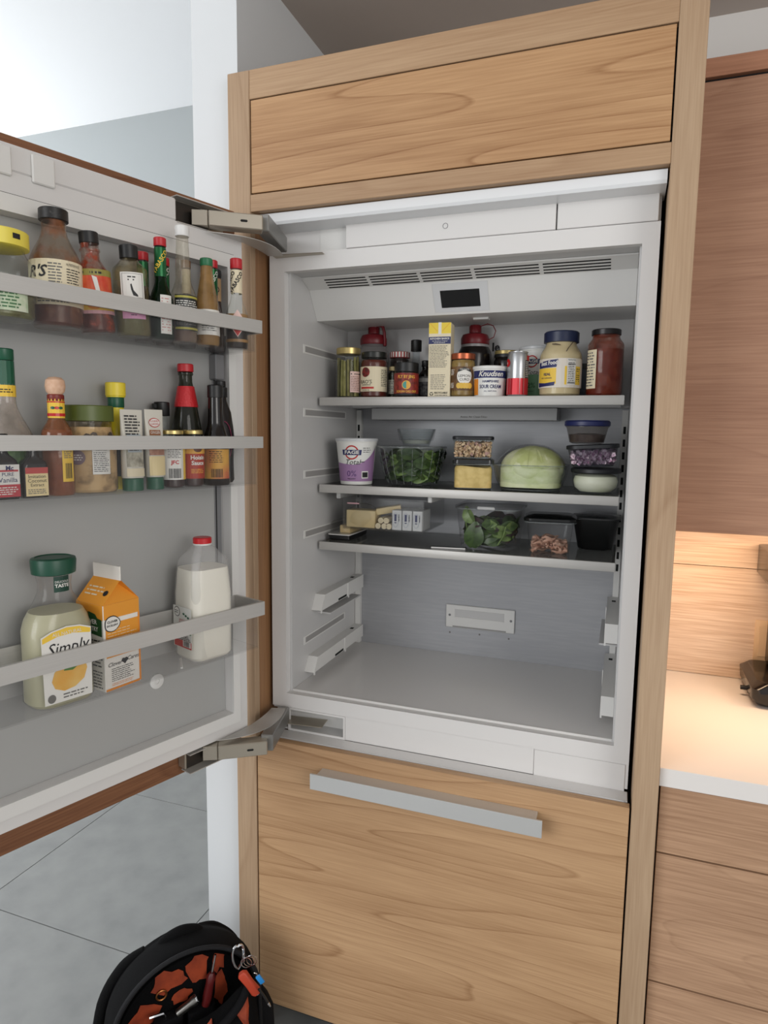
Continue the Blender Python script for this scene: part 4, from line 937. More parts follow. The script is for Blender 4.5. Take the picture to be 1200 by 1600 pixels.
o, c, hb, MR = loop_bottle('cloudy squeeze bottle with maroon loop cap behind the asparagus and cream-label jars', .166, .393, .046, .210, clear('frosted_plastic', (232, 230, 230), .3, .3, .25, (176, 172, 172)), None, 0, 1)
tube('cap_loop', [(.012, -.01, hb+.044), (.020, -.016, hb+.051), (.034, -.018, hb+.046), (.038, -.016, hb+.030), (.039, -.014, hb+.006), (.040, -.016, hb-.008)], .0045, MR, c, 8)
o = vessel('pasta_sauce_jar', 'dark-lidded sauce jar with cream label and red oval picture', 'jar', (.2061, .292, Z1), 0, jarp(.0365, .108, .033, .092), GLASS, rmat('dark_tomato_sauce', (92, 34, 24), .3), .100, (.0345, .106, .1219, mat('dark_green_black_lid', (24, 26, 22), .35)), capname='lid', knurl=.02)
l, mp, w, hh = wrap(o, .0366, .016, .082, 14, 82, CREAM); disc('label_picture', mp, -.020, .018, .013, mat('barn_print', (140, 34, 28), .5, var=(60, 20, 18), vs=120), l, .0012); text("RAO'S", mp, -.020, -.008, .014, INK, l); text('HOMEMADE', mp, -.018, -.016, .005, INK, l)
patch('red_bar', mp, -.036, .004, -.026, -.021, REDP, l, .0012, 6); lines(mp, .024, .048, -.02, .026, 10, INK, l, fill=.35); lines(mp, -.030, -.006, -.031, -.028, 1, INK, l)
o = vessel('gingham_lid_jar', 'small jam jar with a red and white checked lid', 'jar', (.2535, .372, Z1), 0, jarp(.0290, .117, .027, .102), GLASS, rmat('dark_jam', (42, 30, 28), .3), .11, (.0285, .114, .1306, mat('gingham_red', (168, 60, 60), .4)), capname='lid', knurl=0)
mp = cylmap(.0286, 17, .1225)
for k in range(7): patch('check', mp, -.030+k*.009, -.0255+k*.009, -.007, .007, PAPER, o, .0005, 2)
o = vessel('condiment_jar', 'little jar with cream lid squeezed beside the red-label chili jar', 'jar', (.2515, .3240, Z1), 0, jarp(.0145, .078, .013, .068), GLASS, rmat('dark_green_relish', (44, 48, 30), .3), .07, (.0138, .075, .086, mat('cream_lid', (206, 186, 136), .4)), capname='lid', knurl=0)
l, mp, w, hh = wrap(o, .0146, .012, .05, 18, 100, mat('grey_label', (190, 186, 170), .5)); lines(mp, -w*.6, w*.6, -hh+.002, hh-.002, 7, INKG, l)
pr = bprof(.0225, .075, .0105, .110, .142)
o = vessel('soy_sauce_bottle', 'clear-necked sauce bottle with a tall black cap behind the chili jar', 'bottle', (.3011, .372, Z1), 0, pr, clear('clear_glass_cool', (240, 244, 246), .02, .04, .5), rmat('soy_brown', (36, 26, 20), .25), .05, (.0150, .132, .1625, CAPB), knurl=.02)
o = vessel('chili_crisp_jar', 'short jar with broad black lid and red ornate label', 'jar', (.3043, .277, Z1), 0, jarp(.0325, .072, .030, .064), rmat('near_black_glass', (20, 15, 14), .12), None, 0, (.0325, .066, .0900, CAPB), capname='lid', knurl=.02)
l, mp, w, hh = wrap(o, .0326, .004, .062, 18, 84, mat('chili_red_label', (146, 44, 34), .5, var=(90, 28, 24), vs=90)); text('FLY BY JING', mp, 0, .019, .011, mat('amber_print', (226, 168, 66), .5), l, bold=.03, width=.046)
disc('label_disc', mp, 0, -.002, .0115, mat('amber_print', (226, 168, 66), .5), l, .0012); patch('label_half', mp, 0, 0, 0, 0, mat('teal_print', (70, 150, 140), .5), l, .0015, poly=[(.0095*math.sin(-a*PI/10), -.002+.0095*math.cos(a*PI/10)) for a in range(11)])
text('SICHUAN CHILI CRISP', mp, 0, -.019, .008, mat('amber_print', (226, 168, 66), .5), l, bold=.03, width=.056); patch('label_foot', mp, -w, w, -hh, -.024, INK, l, .0012, 12)
o = vessel('small_dark_bottle', 'small dark bottle with black cap between the chili jar and the tall carton', 'bottle', (.3405, .335, Z1), 0, bprof(.0185, .062, .0095, .078, .09), rmat('near_black_glass', (20, 15, 14), .12), None, 0, (.0115, .085, .1018, CAPB), knurl=.02)
l, mp, w, hh = wrap(o, .0186, .008, .058, 12, 100, mat('silver_label', (120, 120, 122), .4, var=(60, 60, 62), vs=120)); patch('label_band', mp, -w, w, hh-.014, hh-.004, mat('pale_band', (190, 190, 188), .5), l, .001, 10)
# tall stock carton
o = thing('stock_carton', 'tall narrow stock carton with yellow folded top and navy band', 'carton', (.3985, .278, Z1), 4)
box('body', -.029, .029, -.024, .024, 0, .1876, mat('carton_cream', (222, 210, 180), .5), o, .0012)
mp = flatmap((0, -.024, 0), 0)
l = patch('yellow_top', mp, -.0285, .0285, .160, .187, mat('carton_yellow', (232, 204, 62), .5), o, .0008, 1); patch('pull_tab', mp, -.004, .004, .158, .188, PAPER, l, .0014, 1)
patch('fold_line', mp, 0, 0, 0, 0, ORANGEP, l, .0012, poly=[(-.026, .186), (-.025, .186), (-.006, .166), (-.0065, .1655)]); patch('fold_line', mp, 0, 0, 0, 0, ORANGEP, l, .0012, poly=[(.026, .186), (.025, .186), (.006, .166), (.0065, .1655)])
patch('cream_band', mp, -.0285, .0285, .152, .160, CREAM, o, .0008, 1)
l = patch('navy_band', mp, -.0285, .0285, .134, .152, NAVY, o, .0009, 1); text('KITCHEN BASICS', mp, 0, .147, .006, PAPER, l, d=.0014, bold=.03, width=.05); text('An American Original', mp, 0, .141, .0045, PAPER, l, d=.0014, shear=.3, width=.04); lines(mp, -.015, .015, .1355, .138, 1, PAPER, l, d=.0014)
lines(mp, -.026, .025, .074, .131, 15, INKG, o, d=.001, fill=.35); lines(mp, -.022, .022, .018, .058, 8, INKG, o, d=.001, fill=.3); text('RECYCLABLE', mp, .006, .010, .006, INK, o, d=.0012, bold=.02, width=.034); lines(mp, -.010, .025, .002, .006, 1, INKG, o, d=.001)
for a in (90, 210, 330):
    patch('recycle_arrow', mp, 0, 0, 0, 0, INK, o, .0012, poly=[(-.019+.0055*math.cos(D2R(a+t))*k, .0075+.0055*math.sin(D2R(a+t))*k) for t, k in ((-45, 1), (0, .8), (45, 1), (50, .6), (0, .45), (-45, .55))])
o, c, hb, MR = loop_bottle('dark squeeze bottle with maroon cap and thin loop strap behind the lemon curd', .4620, .393, .046, .2011, rmat('near_black_plastic', (24, 18, 17), .22), None, 0, 1)
lathe('clear_collar', [(.0385, hb-.022), (.0392, hb-.020), (.0378, hb-.003), (.036, hb-.002)], mat('pale_collar', (150, 146, 146), .3), o, 28)
tube('cap_strap', [(.014, 0, hb+.047), (.034, -.004, hb+.052), (.050, -.006, hb+.046), (.057, -.006, hb+.032), (.052, -.006, hb+.016), (.036, -.008, hb+.008)], .0013, MR, c, 6)
o = vessel('lemon_curd_jar', 'jar of lemon curd with copper lid and white arched label', 'jar', (.4559, .284, Z1), 0, jarp(.0325, .098, .030, .084), GLASS, rmat('lemon_curd', (158, 128, 70), .35, (132, 104, 56), 60), .093, (.0315, .095, .1104, mat('copper_lid', (170, 92, 62), .3, .7)), capname='lid', knurl=0)
l, mp, w, hh = wrap(o, .0326, .016, .076, 10, 90, mat('brown_fruit_label', (118, 84, 46), .5, var=(86, 58, 34), vs=40)); disc('label_arch', mp, .006, .006, .019, PAPER, l, .0012, rv=.021)
patch('label_ribbon', mp, 0, 0, 0, 0, INK, l, .0016, poly=[(-.010, .022), (.006, .028), (.022, .022), (.022, .016), (.006, .022), (-.010, .016)]); text('MACKAYS', mp, .006, .0225, .006, PAPER, l, d=.002, width=.022)
text('LEMON', mp, .006, .006, .009, INK, l, d=.0016); text('CURD', mp, .006, -.003, .009, INK, l, d=.0016)
for u in (-.010, -.003, .004, .011, .018): disc('lemon_print', mp, u+.002, -.017+.003*math.sin(u*900), .0065, mat('lemon_print', (222, 180, 70), .5), l, .0018, 10, .0075)
lines(mp, -.040, -.020, -.024, -.010, 4, PAPER, l); lines(mp, -.040, -.020, .008, .024, 4, PAPER, l)
# sour cream tub
def tub(name, lab, loc, rb, rt, h, body, lidm, rz=0, lidh=.008):
    o = thing(name, lab, 'tub', loc, rz)
    lathe('body', [(0, .003), (rb-.003, .003), (rb-.002, 0), (rb, .001), (rb+(rt-rb)*.96, h-lidh-.004), (rt+.001, h-lidh-.003), (rt+.001, h-lidh), (0, h-lidh)], body, o, 36)
    lathe('lid', [(0, h-lidh), (rt+.002, h-lidh), (rt+.003, h-lidh+.001), (rt+.003, h-.002), (rt+.001, h), (rt-.004, h), (rt-.005, h-.0025), (0, h-.0025)], lidm, o, 36)
    def mp_(phi): return lambda u, v, d=0.0: cylmap(rb+(rt-rb)*v/h, phi, 0)(u, v, d)
    return o, mp_
TUBW = mat('tub_white', (226, 226, 222), .4)
o, tm = tub('sour_cream_tub', 'low white tub of sour cream with navy script band', (.5265, .2865, Z1), .0385, .0425, .0761, TUBW, TUBW)
mp = tm(8); l = patch('navy_band', mp, -.048, .060, .046, .064, NAVY, o, .0007, 14); text('Knudsen', mp, .004, .0555, .0185, PAPER, l, shear=.35, d=.0014, bold=.02); text('HAMPSHIRE', mp, .004, .037, .008, NAVY, o, d=.001, bold=.02); text('SOUR CREAM', mp, .004, .024, .0125, NAVY, o, d=.001, bold=.02, width=.056); text('ALL NATURAL', mp, .004, .013, .005, NAVY, o, d=.001)
patch('orange_panel', mp, -.050, -.030, .004, .044, ORANGEP, o, .0007, 6); patch('navy_ribbon', mp, 0, 0, 0, 0, NAVY, o, .0009, poly=[(-.050, .046), (-.034, .046), (-.030, .064), (-.050, .064)])
o = vessel('gold_rim_jar', 'dark jar with a gold-rimmed lid behind the sour cream tub', 'jar', (.5500, .380, Z1), 0, jarp(.0315, .112, .028, .098), rmat('near_black_glass', (20, 15, 14), .12), None, 0, (.0305, .108, .1265, mat('gold_dark_lid', (168, 150, 98), .35, .6)), capname='lid', knurl=0)
lathe('lid_ring', [(.0308, .108), (.0311, .109), (.0311, .116), (.0308, .117)], mat('black_cap', (18, 18, 19), .42), o, 28)
# drinks can
o = thing('drinks_can', 'slim silver and red drinks can in front of the yogurt tub', 'can', (.5988, .272, Z1), 0)
lathe('body', [(0, .003), (.019, .003), (.022, 0), (.0262, .006), (.0262, .096), (.0235, .106), (0, .106)], mat('can_silver', (186, 188, 190), .3, .8), o, 32)
lathe('rim', [(.0228, .105), (.0242, .107), (.0242, .1095), (.0228, .110), (.0222, .107)], mat('can_silver', (186, 188, 190), .3, .8), o, 32)
l, mp, w, hh = wrap(o, .0262, .004, .044, 8, 179, mat('can_red', (186, 30, 42), .35, .3), 'red_band'); mp = cylmap(.0262, 8, .07)
disc('red_badge', mp, -.030, .012, .010, RED, o, .0008); text('ly', mp, -.030, .012, .009, PAPER, o, d=.0014); l = patch('fact_panel', mp, .020, .034, -.026, .018, mat('dark_panel', (60, 58, 58), .5), o, .0007, 6); lines(mp, .021, .033, -.024, .016, 9, PAPER, l, fill=.3)
patch('red_tab', mp, .026, .040, .018, .030, RED, o, .0008, 5)
# yogurt tubs
def fage(loc, rb, rt, h, pc, phi, pct, lab, lidm, swoop):
    o, tm = tub('yogurt_tub', lab, loc, rb, rt, h, TUBW, lidm)
    mp = tm(phi); PM = mat('yogurt_'+('violet' if swoop else 'green'), pc, .45)
    if swoop:
        W_s = .066; pts = [(-.062, .006), (.062, .006), (.066, h*.80), (.050, h*.70), (.030, h*.50), (.005, h*.42), (-.030, h*.40), (-.066, h*.44)]
        V = []; F = []; n = 24
        for i in range(n+1):
            u = -.066+.132*i/n; t = i/n; top = h*(.42+.06*(1-t)**2+.38*max(0, (t-.45)/.55)**1.7)
            V += [mp(u, .010, .0007), mp(u, top, .0007)]
        F = [[2*i, 2*i+2, 2*i+3, 2*i+1] for i in range(n)]; l = mk('colour_print', V, F, PM, o)
    else:
        l = patch('colour_print', mp, -.06, .06, .006, h*.45, PM, o, .0007, 20)
    k = rt/.06; u0 = -.012*k if swoop else -.010; v0 = h*.70
    disc('logo_ring', mp, u0, v0, .0205*k, REDP, l, .0011, 24); disc('logo_ring', mp, u0, v0, .0165*k, TUBW, l, .0014, 24)
    patch('logo_band', mp, 0, 0, 0, 0, NAVY, l, .0018, poly=[(u0-.027*k, v0-.0075*k), (u0+.027*k, v0-.0075*k), (u0+.029*k, v0+.0075*k), (u0-.029*k, v0+.0075*k)])
    text('FAGE', mp, u0, v0, .0135*k, PAPER, l, d=.0022, bold=.03, width=.042*k); text('Total', mp, u0+.002, h*.49, .021*k, INK, l, d=.0012, shear=.3); text(pct, mp, u0, h*.24, .024*k, mat('dark_violet', (84, 50, 110), .5) if swoop else mat('dark_green_ink', (36, 84, 50), .5), l, d=.0012); text('MILKFAT', mp, u0, h*.13, .006*k, INK, l, d=.0012)
    return o, mp, l
TLID = mat('lid_translucent', (200, 202, 204), .3)
o, mp, l = fage((.6330, .378, Z1), .040, .0455, .1329, (112, 160, 122), 2, '2%', 'white yogurt tub with green band and clear lid behind the silver can', TLID, False)
# mayonnaise jar
o = thing('mayonnaise_jar', 'large mayonnaise jar with navy lid and white label on the top shelf', 'jar', (.7000, .2985, Z1), 0)
pr = [(0, .001), (.043, 0), (.050, .006), (.051, .03), (.051, .098)]+sm((.051, .098), (.037, .130))+[(.037, .138), (0, .138)]
lathe('body', pr, clear('jar_plastic', (246, 244, 238), .05, .06, .3), o, 36); ct = inset(pr, .132, .0012); lathe('mayonnaise', ct, mat('mayonnaise', (220, 206, 168), .4, var=(210, 194, 154), vs=30), o, 36)
lathe('lid', capp(.0425, .131, .1576, .003), mat('navy_lid', (22, 34, 66), .4), o, 56, .02, (.133, .154))
l, mp, w, hh = wrap(o, .0512, .020, .090, 8, 84, mat('mayo_label', (224, 216, 204), .5)); text('Best Foods', mp, -.030, .024, .014, PAPER, patch('blue_ribbon', mp, 0, 0, 0, 0, NAVY, l, .0012, poly=[(-.066, .012), (-.012, .014), (-.008, .033), (-.030, .031), (-.066, .026)]), d=.0018, bold=.03, width=.05, rot=3)
text('REAL', mp, -.035, -.003, .009, NAVY, patch('yellow_panel', mp, -.068, -.012, -.026, .012, YEL, l, .001, 8), d=.0018, bold=.02); text('MAYONNAISE', mp, -.037, -.012, .005, NAVY, l, d=.0018, width=.03); patch('navy_scroll', mp, 0, 0, 0, 0, NAVY, l, .0016, poly=[(-.066, -.033), (-.016, -.030), (-.014, -.021), (-.040, -.024), (-.066, -.022)])
l2 = patch('fact_panel', mp, .014, .036, -.028, .034, PAPER, l, .0012, 6); text('Nutrition Facts', mp, .025, .031, .005, INK, l2, d=.0018, width=.02); lines(mp, .016, .034, -.024, .026, 12, INK, l2, d=.0016, fill=.35)
for v in (.020, -.025): patch('fact_rule', mp, .015, .035, v, v+.0016, INK, l2, .0017, 3)
patch('yellow_edge', mp, .037, .054, -.028, .016, YEL, l, .001, 4); patch('yellow_edge', mp, .008, .013, -.028, .016, YEL, l, .001, 2); lines(mp, .039, .052, -.022, .012, 7, INK, l)
mp = cylmap(.046, 10, .118, .040, .02); patch('smear_line', mp, 0, 0, 0, 0, mat('dark_residue', (84, 70, 52), .5), o, .0012, poly=[(-.026, .006), (-.006, .0035), (-.005, .005), (-.016, .0085), (-.026, .0085)]); patch('smear_line', mp, 0, 0, 0, 0, mat('dark_residue', (84, 70, 52), .5), o, .0012, poly=[(.024, .012), (.012, -.003), (.007, -.012), (.009, -.012), (.015, -.002), (.027, .012)])
# tomato sauce jar
o = vessel('tomato_sauce_jar', 'tall jar of red tomato sauce with dark lid at the top shelf right end', 'jar', (.8050, .3020, Z1), 0, [(0, .001), (.038, 0), (.0425, .006), (.0425, .122)]+sm((.0425, .122), (.032, .142))+[(.032, .150), (0, .150)], clear('smeared_tomato_glass', (244, 230, 222), .05, .05, .4, (126, 52, 30), smear=(40, .35, .6, .7)), rmat('tomato_sauce', (104, 26, 20), .4, (90, 20, 16), 30), .112, (.0345, .146, .1595, mat('dark_grey_lid', (34, 32, 33), .3, .3)), capname='lid', knurl=.015)
l, mp, w, hh = wrap(o, .0426, .018, .110, -48, 22, CREAM); lines(mp, -w+.002, w-.002, -hh+.004, hh-.004, 12, INKG, l)
o = thing('grey_box', 'blue-grey box standing behind the mayonnaise jar', 'box', (.7580, .412, Z1), 0)
loft('body', [rrect(.066, .05, .008, 0), rrect(.070, .054, .008, .004), rrect(.070, .054, .008, .076)], mat('slate_blue', (106, 116, 132), .5), o); loft('lid', [rrect(.074, .058, .009, .0762), rrect(.074, .058, .009, .0897)], mat('dark_olive_lid', (58, 62, 56), .4), o)

# ================================================================== refrigerator, second shelf
Z2 = 1.4766
o, mp, l = fage((.1560, .2930, Z2), .0440, .0570, .1277, (156, 120, 162), 20, '0%', 'white yogurt tub with violet swoop at the left end of the middle shelf', TLID, True)
lines(mp, .020, .044, .088, .104, 3, INK, l, fill=.3); l2 = patch('badge', mp, .016, .036, .018, .038, PAPER, l, .0012, 4); patch('badge_print', mp, .018, .034, .021, .035, INK, l2, .0015, 4); lines(mp, .012, .026, .061, .066, 1, INK, l)
def leaf_mesh(name, w, L, curl, mt):
    V = []; F = []; n = 6
    for i in range(n+1):
        t = i/n; ww = w*math.sin(PI*min(1, t*.92+.05))**.7*(1-.25*t); z = curl*math.sin(t*PI)
        for k in (-1, -.5, 0, .5, 1): V.append((ww*k, L*(t-.5), z+abs(k)*ww*.28-(.0015 if k == 0 else 0)))
    for i in range(n):
        for k in range(4): F.append([5*i+k, 5*i+k+1, 5*i+5+k+1, 5*i+5+k])
    return V, F
LEAFM = [mat('spinach_dark', (40, 58, 30), .35, var=(56, 76, 38), vs=90), mat('spinach_mid', (64, 88, 42), .35, var=(46, 66, 34), vs=90), mat('spinach_light', (112, 134, 76), .35, var=(84, 108, 56), vs=90), mat('leaf_maroon', (58, 34, 40), .4, var=(40, 50, 36), vs=70)]
def leaves(root, n, rad, z0, z1, seed, kinds, shape):
    rnd = random.Random(seed); base = {}
    for k in range(n):
        kd = kinds[k % len(kinds)]
        if kd not in base:
            V, F = leaf_mesh('leaf', .017, .05, .006, LEAFM[kd]); lf = mk('leaf', V, F, LEAFM[kd], root, True); base[kd] = lf
        else:
            lf = base[kd].copy(); COL.objects.link(lf); lf.parent = root
        z = z0+(z1-z0)*((k*.618) % 1); a = rnd.uniform(0, 2*PI); R_ = shape(z)
        rr = R_*(1.0 if k % 5 else rnd.uniform(.2, .9))
        lf.location = (rr*math.cos(a), rr*math.sin(a), z)
        # lie against the wall of the bowl
        lf.rotation_euler = (rnd.uniform(-.35, .35), PI/2+rnd.uniform(-.3, .3), a+rnd.uniform(-.3, .3)) if k % 5 else (rnd.uniform(-.6, .6), rnd.uniform(-.6, .6), a)
        sc = rnd.uniform(.8, 1.15); lf.scale = (sc, sc, sc)
# glass bowl with spinach
bw = thing('glass_bowl', 'large clear glass bowl with the small wrapped bowl standing on its film', 'bowl', (.3060, .3335, Z2), 0)
pb = [(0, .002), (.050, 0), (.066, .004), (.078, .03), (.088, .07), (.093, .100), (.096, .104), (.096, .108), (.091, .108), (.086, .072), (.075, .032), (.062, .010), (0, .007)]
lathe('bowl', pb, GLASS, bw, 40)
tube('rim', [(.0955*math.cos(2*PI*k/40), .0955*math.sin(2*PI*k/40), .106) for k in range(40)], .0022, GRIM, bw, 6, True)
lathe('film_cover', [(0, .1085), (.090, .1085), (.0965, .108), (.0975, .103), (.0968, .103), (.096, .1077), (.09, .1079), (0, .1079)], WRAP, bw, 40)
for k in range(20):
    a = 2*PI*k/20; tube('flute', [(.066*math.cos(a), .066*math.sin(a), .006), (.0782*math.cos(a), .0782*math.sin(a), .032), (.0886*math.cos(a), .0886*math.sin(a), .072), (.0932*math.cos(a), .0932*math.sin(a), .100)], .0009, GRIM, bw, 5)
sg = thing('spinach_leaves', 'dark spinach leaves filling the large glass bowl', 'salad leaves', (.3060, .3335, Z2+.008), 0)
leaves(sg, 130, 0, .012, .082, 4, [0, 1, 0, 2, 1, 0], lambda z: .055+.024*min(1, z/.078)**.8)
lathe('leaf_core', [(0, .004), (.040, .004), (.058, .03), (.068, .074), (.05, .086), (0, .088)], LEAFM[0], sg, 24)
loft('paper_towel', [[(-.045, -.060, .068), (.030, -.066, .072), (.055, -.030, .078), (-.03, -.02, .082)], [(-.045, -.060, .070), (.030, -.066, .074), (.055, -.030, .090), (-.03, -.02, .092)]], mat('pale_stem', (172, 184, 158), .5), sg, smooth=False)
# small glass bowl
o = thing('small_glass_bowl', 'small ribbed glass bowl wrapped in film on top of the spinach bowl', 'bowl', (.3210, .3235, Z2+.109), 0)
lathe('bowl', [(0, .003), (.030, .0008), (.036, .0008), (.041, .014), (.050, .040), (.052, .046), (.0505, .046), (.0485, .040), (.0395, .016), (.034, .006), (0, .006)], clear('ribbed_glass', (238, 241, 242), .1, .06, .5, (190, 194, 196)), o, 36)
for z, r in ((.018, .0428), (.024, .0449), (.030, .0469), (.036, .0489)): tube('rib', [(r*math.cos(2*PI*k/28), r*math.sin(2*PI*k/28), z) for k in range(28)], .0007, GLASS, o, 5, True)
lathe('contents', [(0, .0065), (.033, .0065), (.0378, .015), (0, .017)], mat('pale_cream', (196, 194, 178), .5), o, 24)
lathe('film', [(0, .0466), (.052, .0466), (.0535, .045), (.050, .028), (.046, .014)], WRAP, o, 36)
# square containers
def square_box(name, lab, loc, w, d, h, lidh, lidm, rz=0, r=.016, tilt=(0, 0)):
    o = thing(name, lab, 'container', loc, rz, tilt=tilt)
    rings = [rrect(w*.86, d*.86, r, 0, 5), rrect(w*.92, d*.92, r, .004, 5), rrect(w*.97, d*.97, r, h-lidh-.004, 5), rrect(w, d, r, h-lidh-.003, 5), rrect(w, d, r, h-lidh, 5)]
    loft('body', rings, GLASS, o)
    tube('rim', rrect(w, d, r, h-lidh-.0015, 6), .0013, GRIM, o, 5, True)
    tube('foot_ring', rrect(w*.9, d*.9, r, .003, 6), .0012, GRIM, o, 5, True)
    loft('lid', [rrect(w*.98, d*.98, r, h-lidh+.0002, 5), rrect(w*1.03, d*1.03, r, h-lidh+.001, 5), rrect(w*1.03, d*1.03, r, h-.002, 5), rrect(w*.97, d*.97, r, h, 5)], lidm, o)
    return o
BLID = mat('black_lid', (18, 20, 26), .45)
def lump(name, o, w, d, h, m, seed, z0=.004, amp=.006, r=.014):
    """food heap: rounded block with an uneven top and sides"""
    rnd = random.Random(seed); rings = []
    n = 7
    ph = [rnd.uniform(0, 6.3) for _ in range(6)]
    base = rrect(w, d, r, 0, 6)
    for i in range(n+1):
        t = min(i/(n-3), 1)*(.9 if i == n-3 else 1); k = 1 if i < n-2 else (.93 if i == n-2 else (.7 if i == n-1 else .3))
        ring = []
        for x, y, _ in base:
            a = math.atan2(y, x); zz = z0+h*min(t, 1)*(1 if i < n-2 else 1)+(amp*(math.sin(a*3+ph[0])+.6*math.sin(a*5+ph[1])) if i >= n-3 else 0)
            ring.append((x*k*.96, y*k*.96, zz))
        rings.append(ring)
    return loft(name, rings, m, o)
lo = square_box('glass_container', 'square glass container of yellow mash at the bottom of its stack', (.4860, .3040, Z2), .104, .104, .0785, .012, clear('dark_clear_lid', (150, 154, 156), .5, .12, .3, (60, 62, 64)), 12)
lump('mash', lo, .100, .100, .056, mat('yellow_mash', (222, 194, 126), .55, var=(204, 174, 104), vs=60, bump=.7), 3, .0045, .003)
up = square_box('glass_container', 'low glass container of rice with a black lid on top of the yellow mash', (.4840, .3040, Z2+.0792), .104, .104, .0585, .0095, BLID, 12)
def bits(name, o, n, w, d, z0, z1, size, m, seed, elong=1.8, rad=None, heap=0.0):
    """many small loose pieces joined into one mesh"""
    rnd = random.Random(seed); gs = []
    for k in range(n):
        x, y = rnd.uniform(-w/2, w/2), rnd.uniform(-d/2, d/2)
        if rad and x*x+y*y > rad*rad: continue
        top = z1-heap*((2*x/w)**2+(2*y/d)**2)*.5
        z = rnd.uniform(z0, top)
        s = size*rnd.uniform(.7, 1.3)
        V, F = boxg(-s*elong/2, s*elong/2, -s/2, s/2, -s/2, s/2)
        e = Matrix.Rotation(rnd.uniform(0, 6.3), 3, 'Z') @ Matrix.Rotation(rnd.uniform(-1.2, 1.2), 3, 'Y')
        V = [tuple(e @ Vector(v)+Vector((x, y, z))) for v in V]; gs.append((V, F))
    V, F = join(gs); return mk(name, V, F, m, o, kind='stuff')
bits('rice', up, 1500, .090, .090, .006, .042, .0032, mat('brown_rice', (214, 188, 156), .6, var=(176, 140, 104), vs=90), 5, 2.2)
bits('diced_ham', up, 60, .088, .088, .012, .042, .007, mat('ham_pink', (196, 158, 150), .5), 6, 1.2)
# cabbage in a glass bowl
cb = thing('cabbage_bowl', 'clear glass bowl holding a wrapped cabbage half', 'bowl', (.6340, .3330, Z2), 0)
pc = [(.046, 0), (.062, .003), (.080, .030), (.086, .060), (.088, .064), (.088, .067), (.085, .067), (.076, .032), (.058, .008), (0, .006)]
rings = []
for z, w, d in ((0, .138, .120), (.004, .152, .136), (.030, .174, .158), (.062, .186, .172), (.066, .188, .174)): rings.append(rrect(w, d, .05, z, 7))
for z, w, d in ((.066, .182, .168), (.032, .166, .150), (.008, .142, .126)): rings.append(rrect(w, d, .05, z, 7))
loft('bowl', rings, GLASS, cb)
tube('rim', rrect(.186, .172, .05, .066, 8), .0016, GRIM, cb, 6, True)
tube('foot_ring', rrect(.146, .130, .05, .003, 8), .0016, GRIM, cb, 6, True)
cg = thing('cabbage', 'pale green cabbage wrapped in film sitting in the glass bowl', 'cabbage', (.6340, .3330, Z2+.008), 0)
def dome(a0, sx, sy, zc, sz, amp, seed, nu=48, nv=18, lo_=-.5):
    rnd = random.Random(seed); ph = [rnd.uniform(0, 6.3) for _ in range(6)]; V = []; F = []
    for j in range(nv+1):
        th = lo_*PI+(PI/2-lo_*PI)*j/nv
        for i in range(nu):
            a = 2*PI*i/nu
            k = 1+amp*(.25+.75*math.cos(th))*math.cos(th)*(math.sin(3*a+ph[0]+2*th)+.6*math.sin(7*a+ph[1]-3*th)+.4*math.sin(11*a+5*th+ph[2]))
            V.append((sx*k*math.cos(th)*math.cos(a), sy*k*math.cos(th)*math.sin(a), max(zc+sz*k*math.sin(th), .0)))
    for j in range(nv):
        for i in range(nu): F.append([j*nu+i, j*nu+(i+1) % nu, (j+1)*nu+(i+1) % nu, (j+1)*nu+i])
    return V, F
CG = mat('cabbage_green', (222, 224, 186), .5, var=(204, 210, 156), vs=34, vst=(1, 1, 1.6), bump=1.0)
V, F = dome(0, .080, .073, .048, .056, .03, 3, lo_=-.2); mk('cabbage_head', V, F, CG, cg, True)
lump('cut_cabbage', cg, .158, .142, .054, CG, 8, .001, .002, .045)
for k in range(7):
    a0 = -1.9+k*.55; V, F = dome(0, .0815+.0012*k, .0745, .049, .058, .022, 20+k, 40, 12, .02)
    keep = []
    def ok(f): 
        cx = sum(V[i][0] for i in f)/len(f); cy = sum(V[i][1] for i in f)/len(f); a = math.atan2(cy, cx); dd_ = (a-a0+PI) % (2*PI)-PI
        return abs(dd_) < .36
    F = [f for f in F if ok(f)]; used = sorted({i for f in F for i in f}); mpi = {v: i for i, v in enumerate(used)}
    mk('outer_leaf', [V[i] for i in used], [[mpi[i] for i in f] for f in F], mat('cabbage_leaf', (186, 194, 126), .5, var=(214, 218, 168), vs=30, bump=1.0), cg, True)
V, F = dome(0, .0875, .0795, .050, .0615, .022, 9, 48, 12, .06); mk('film', V, F, WRAP, cg, True)
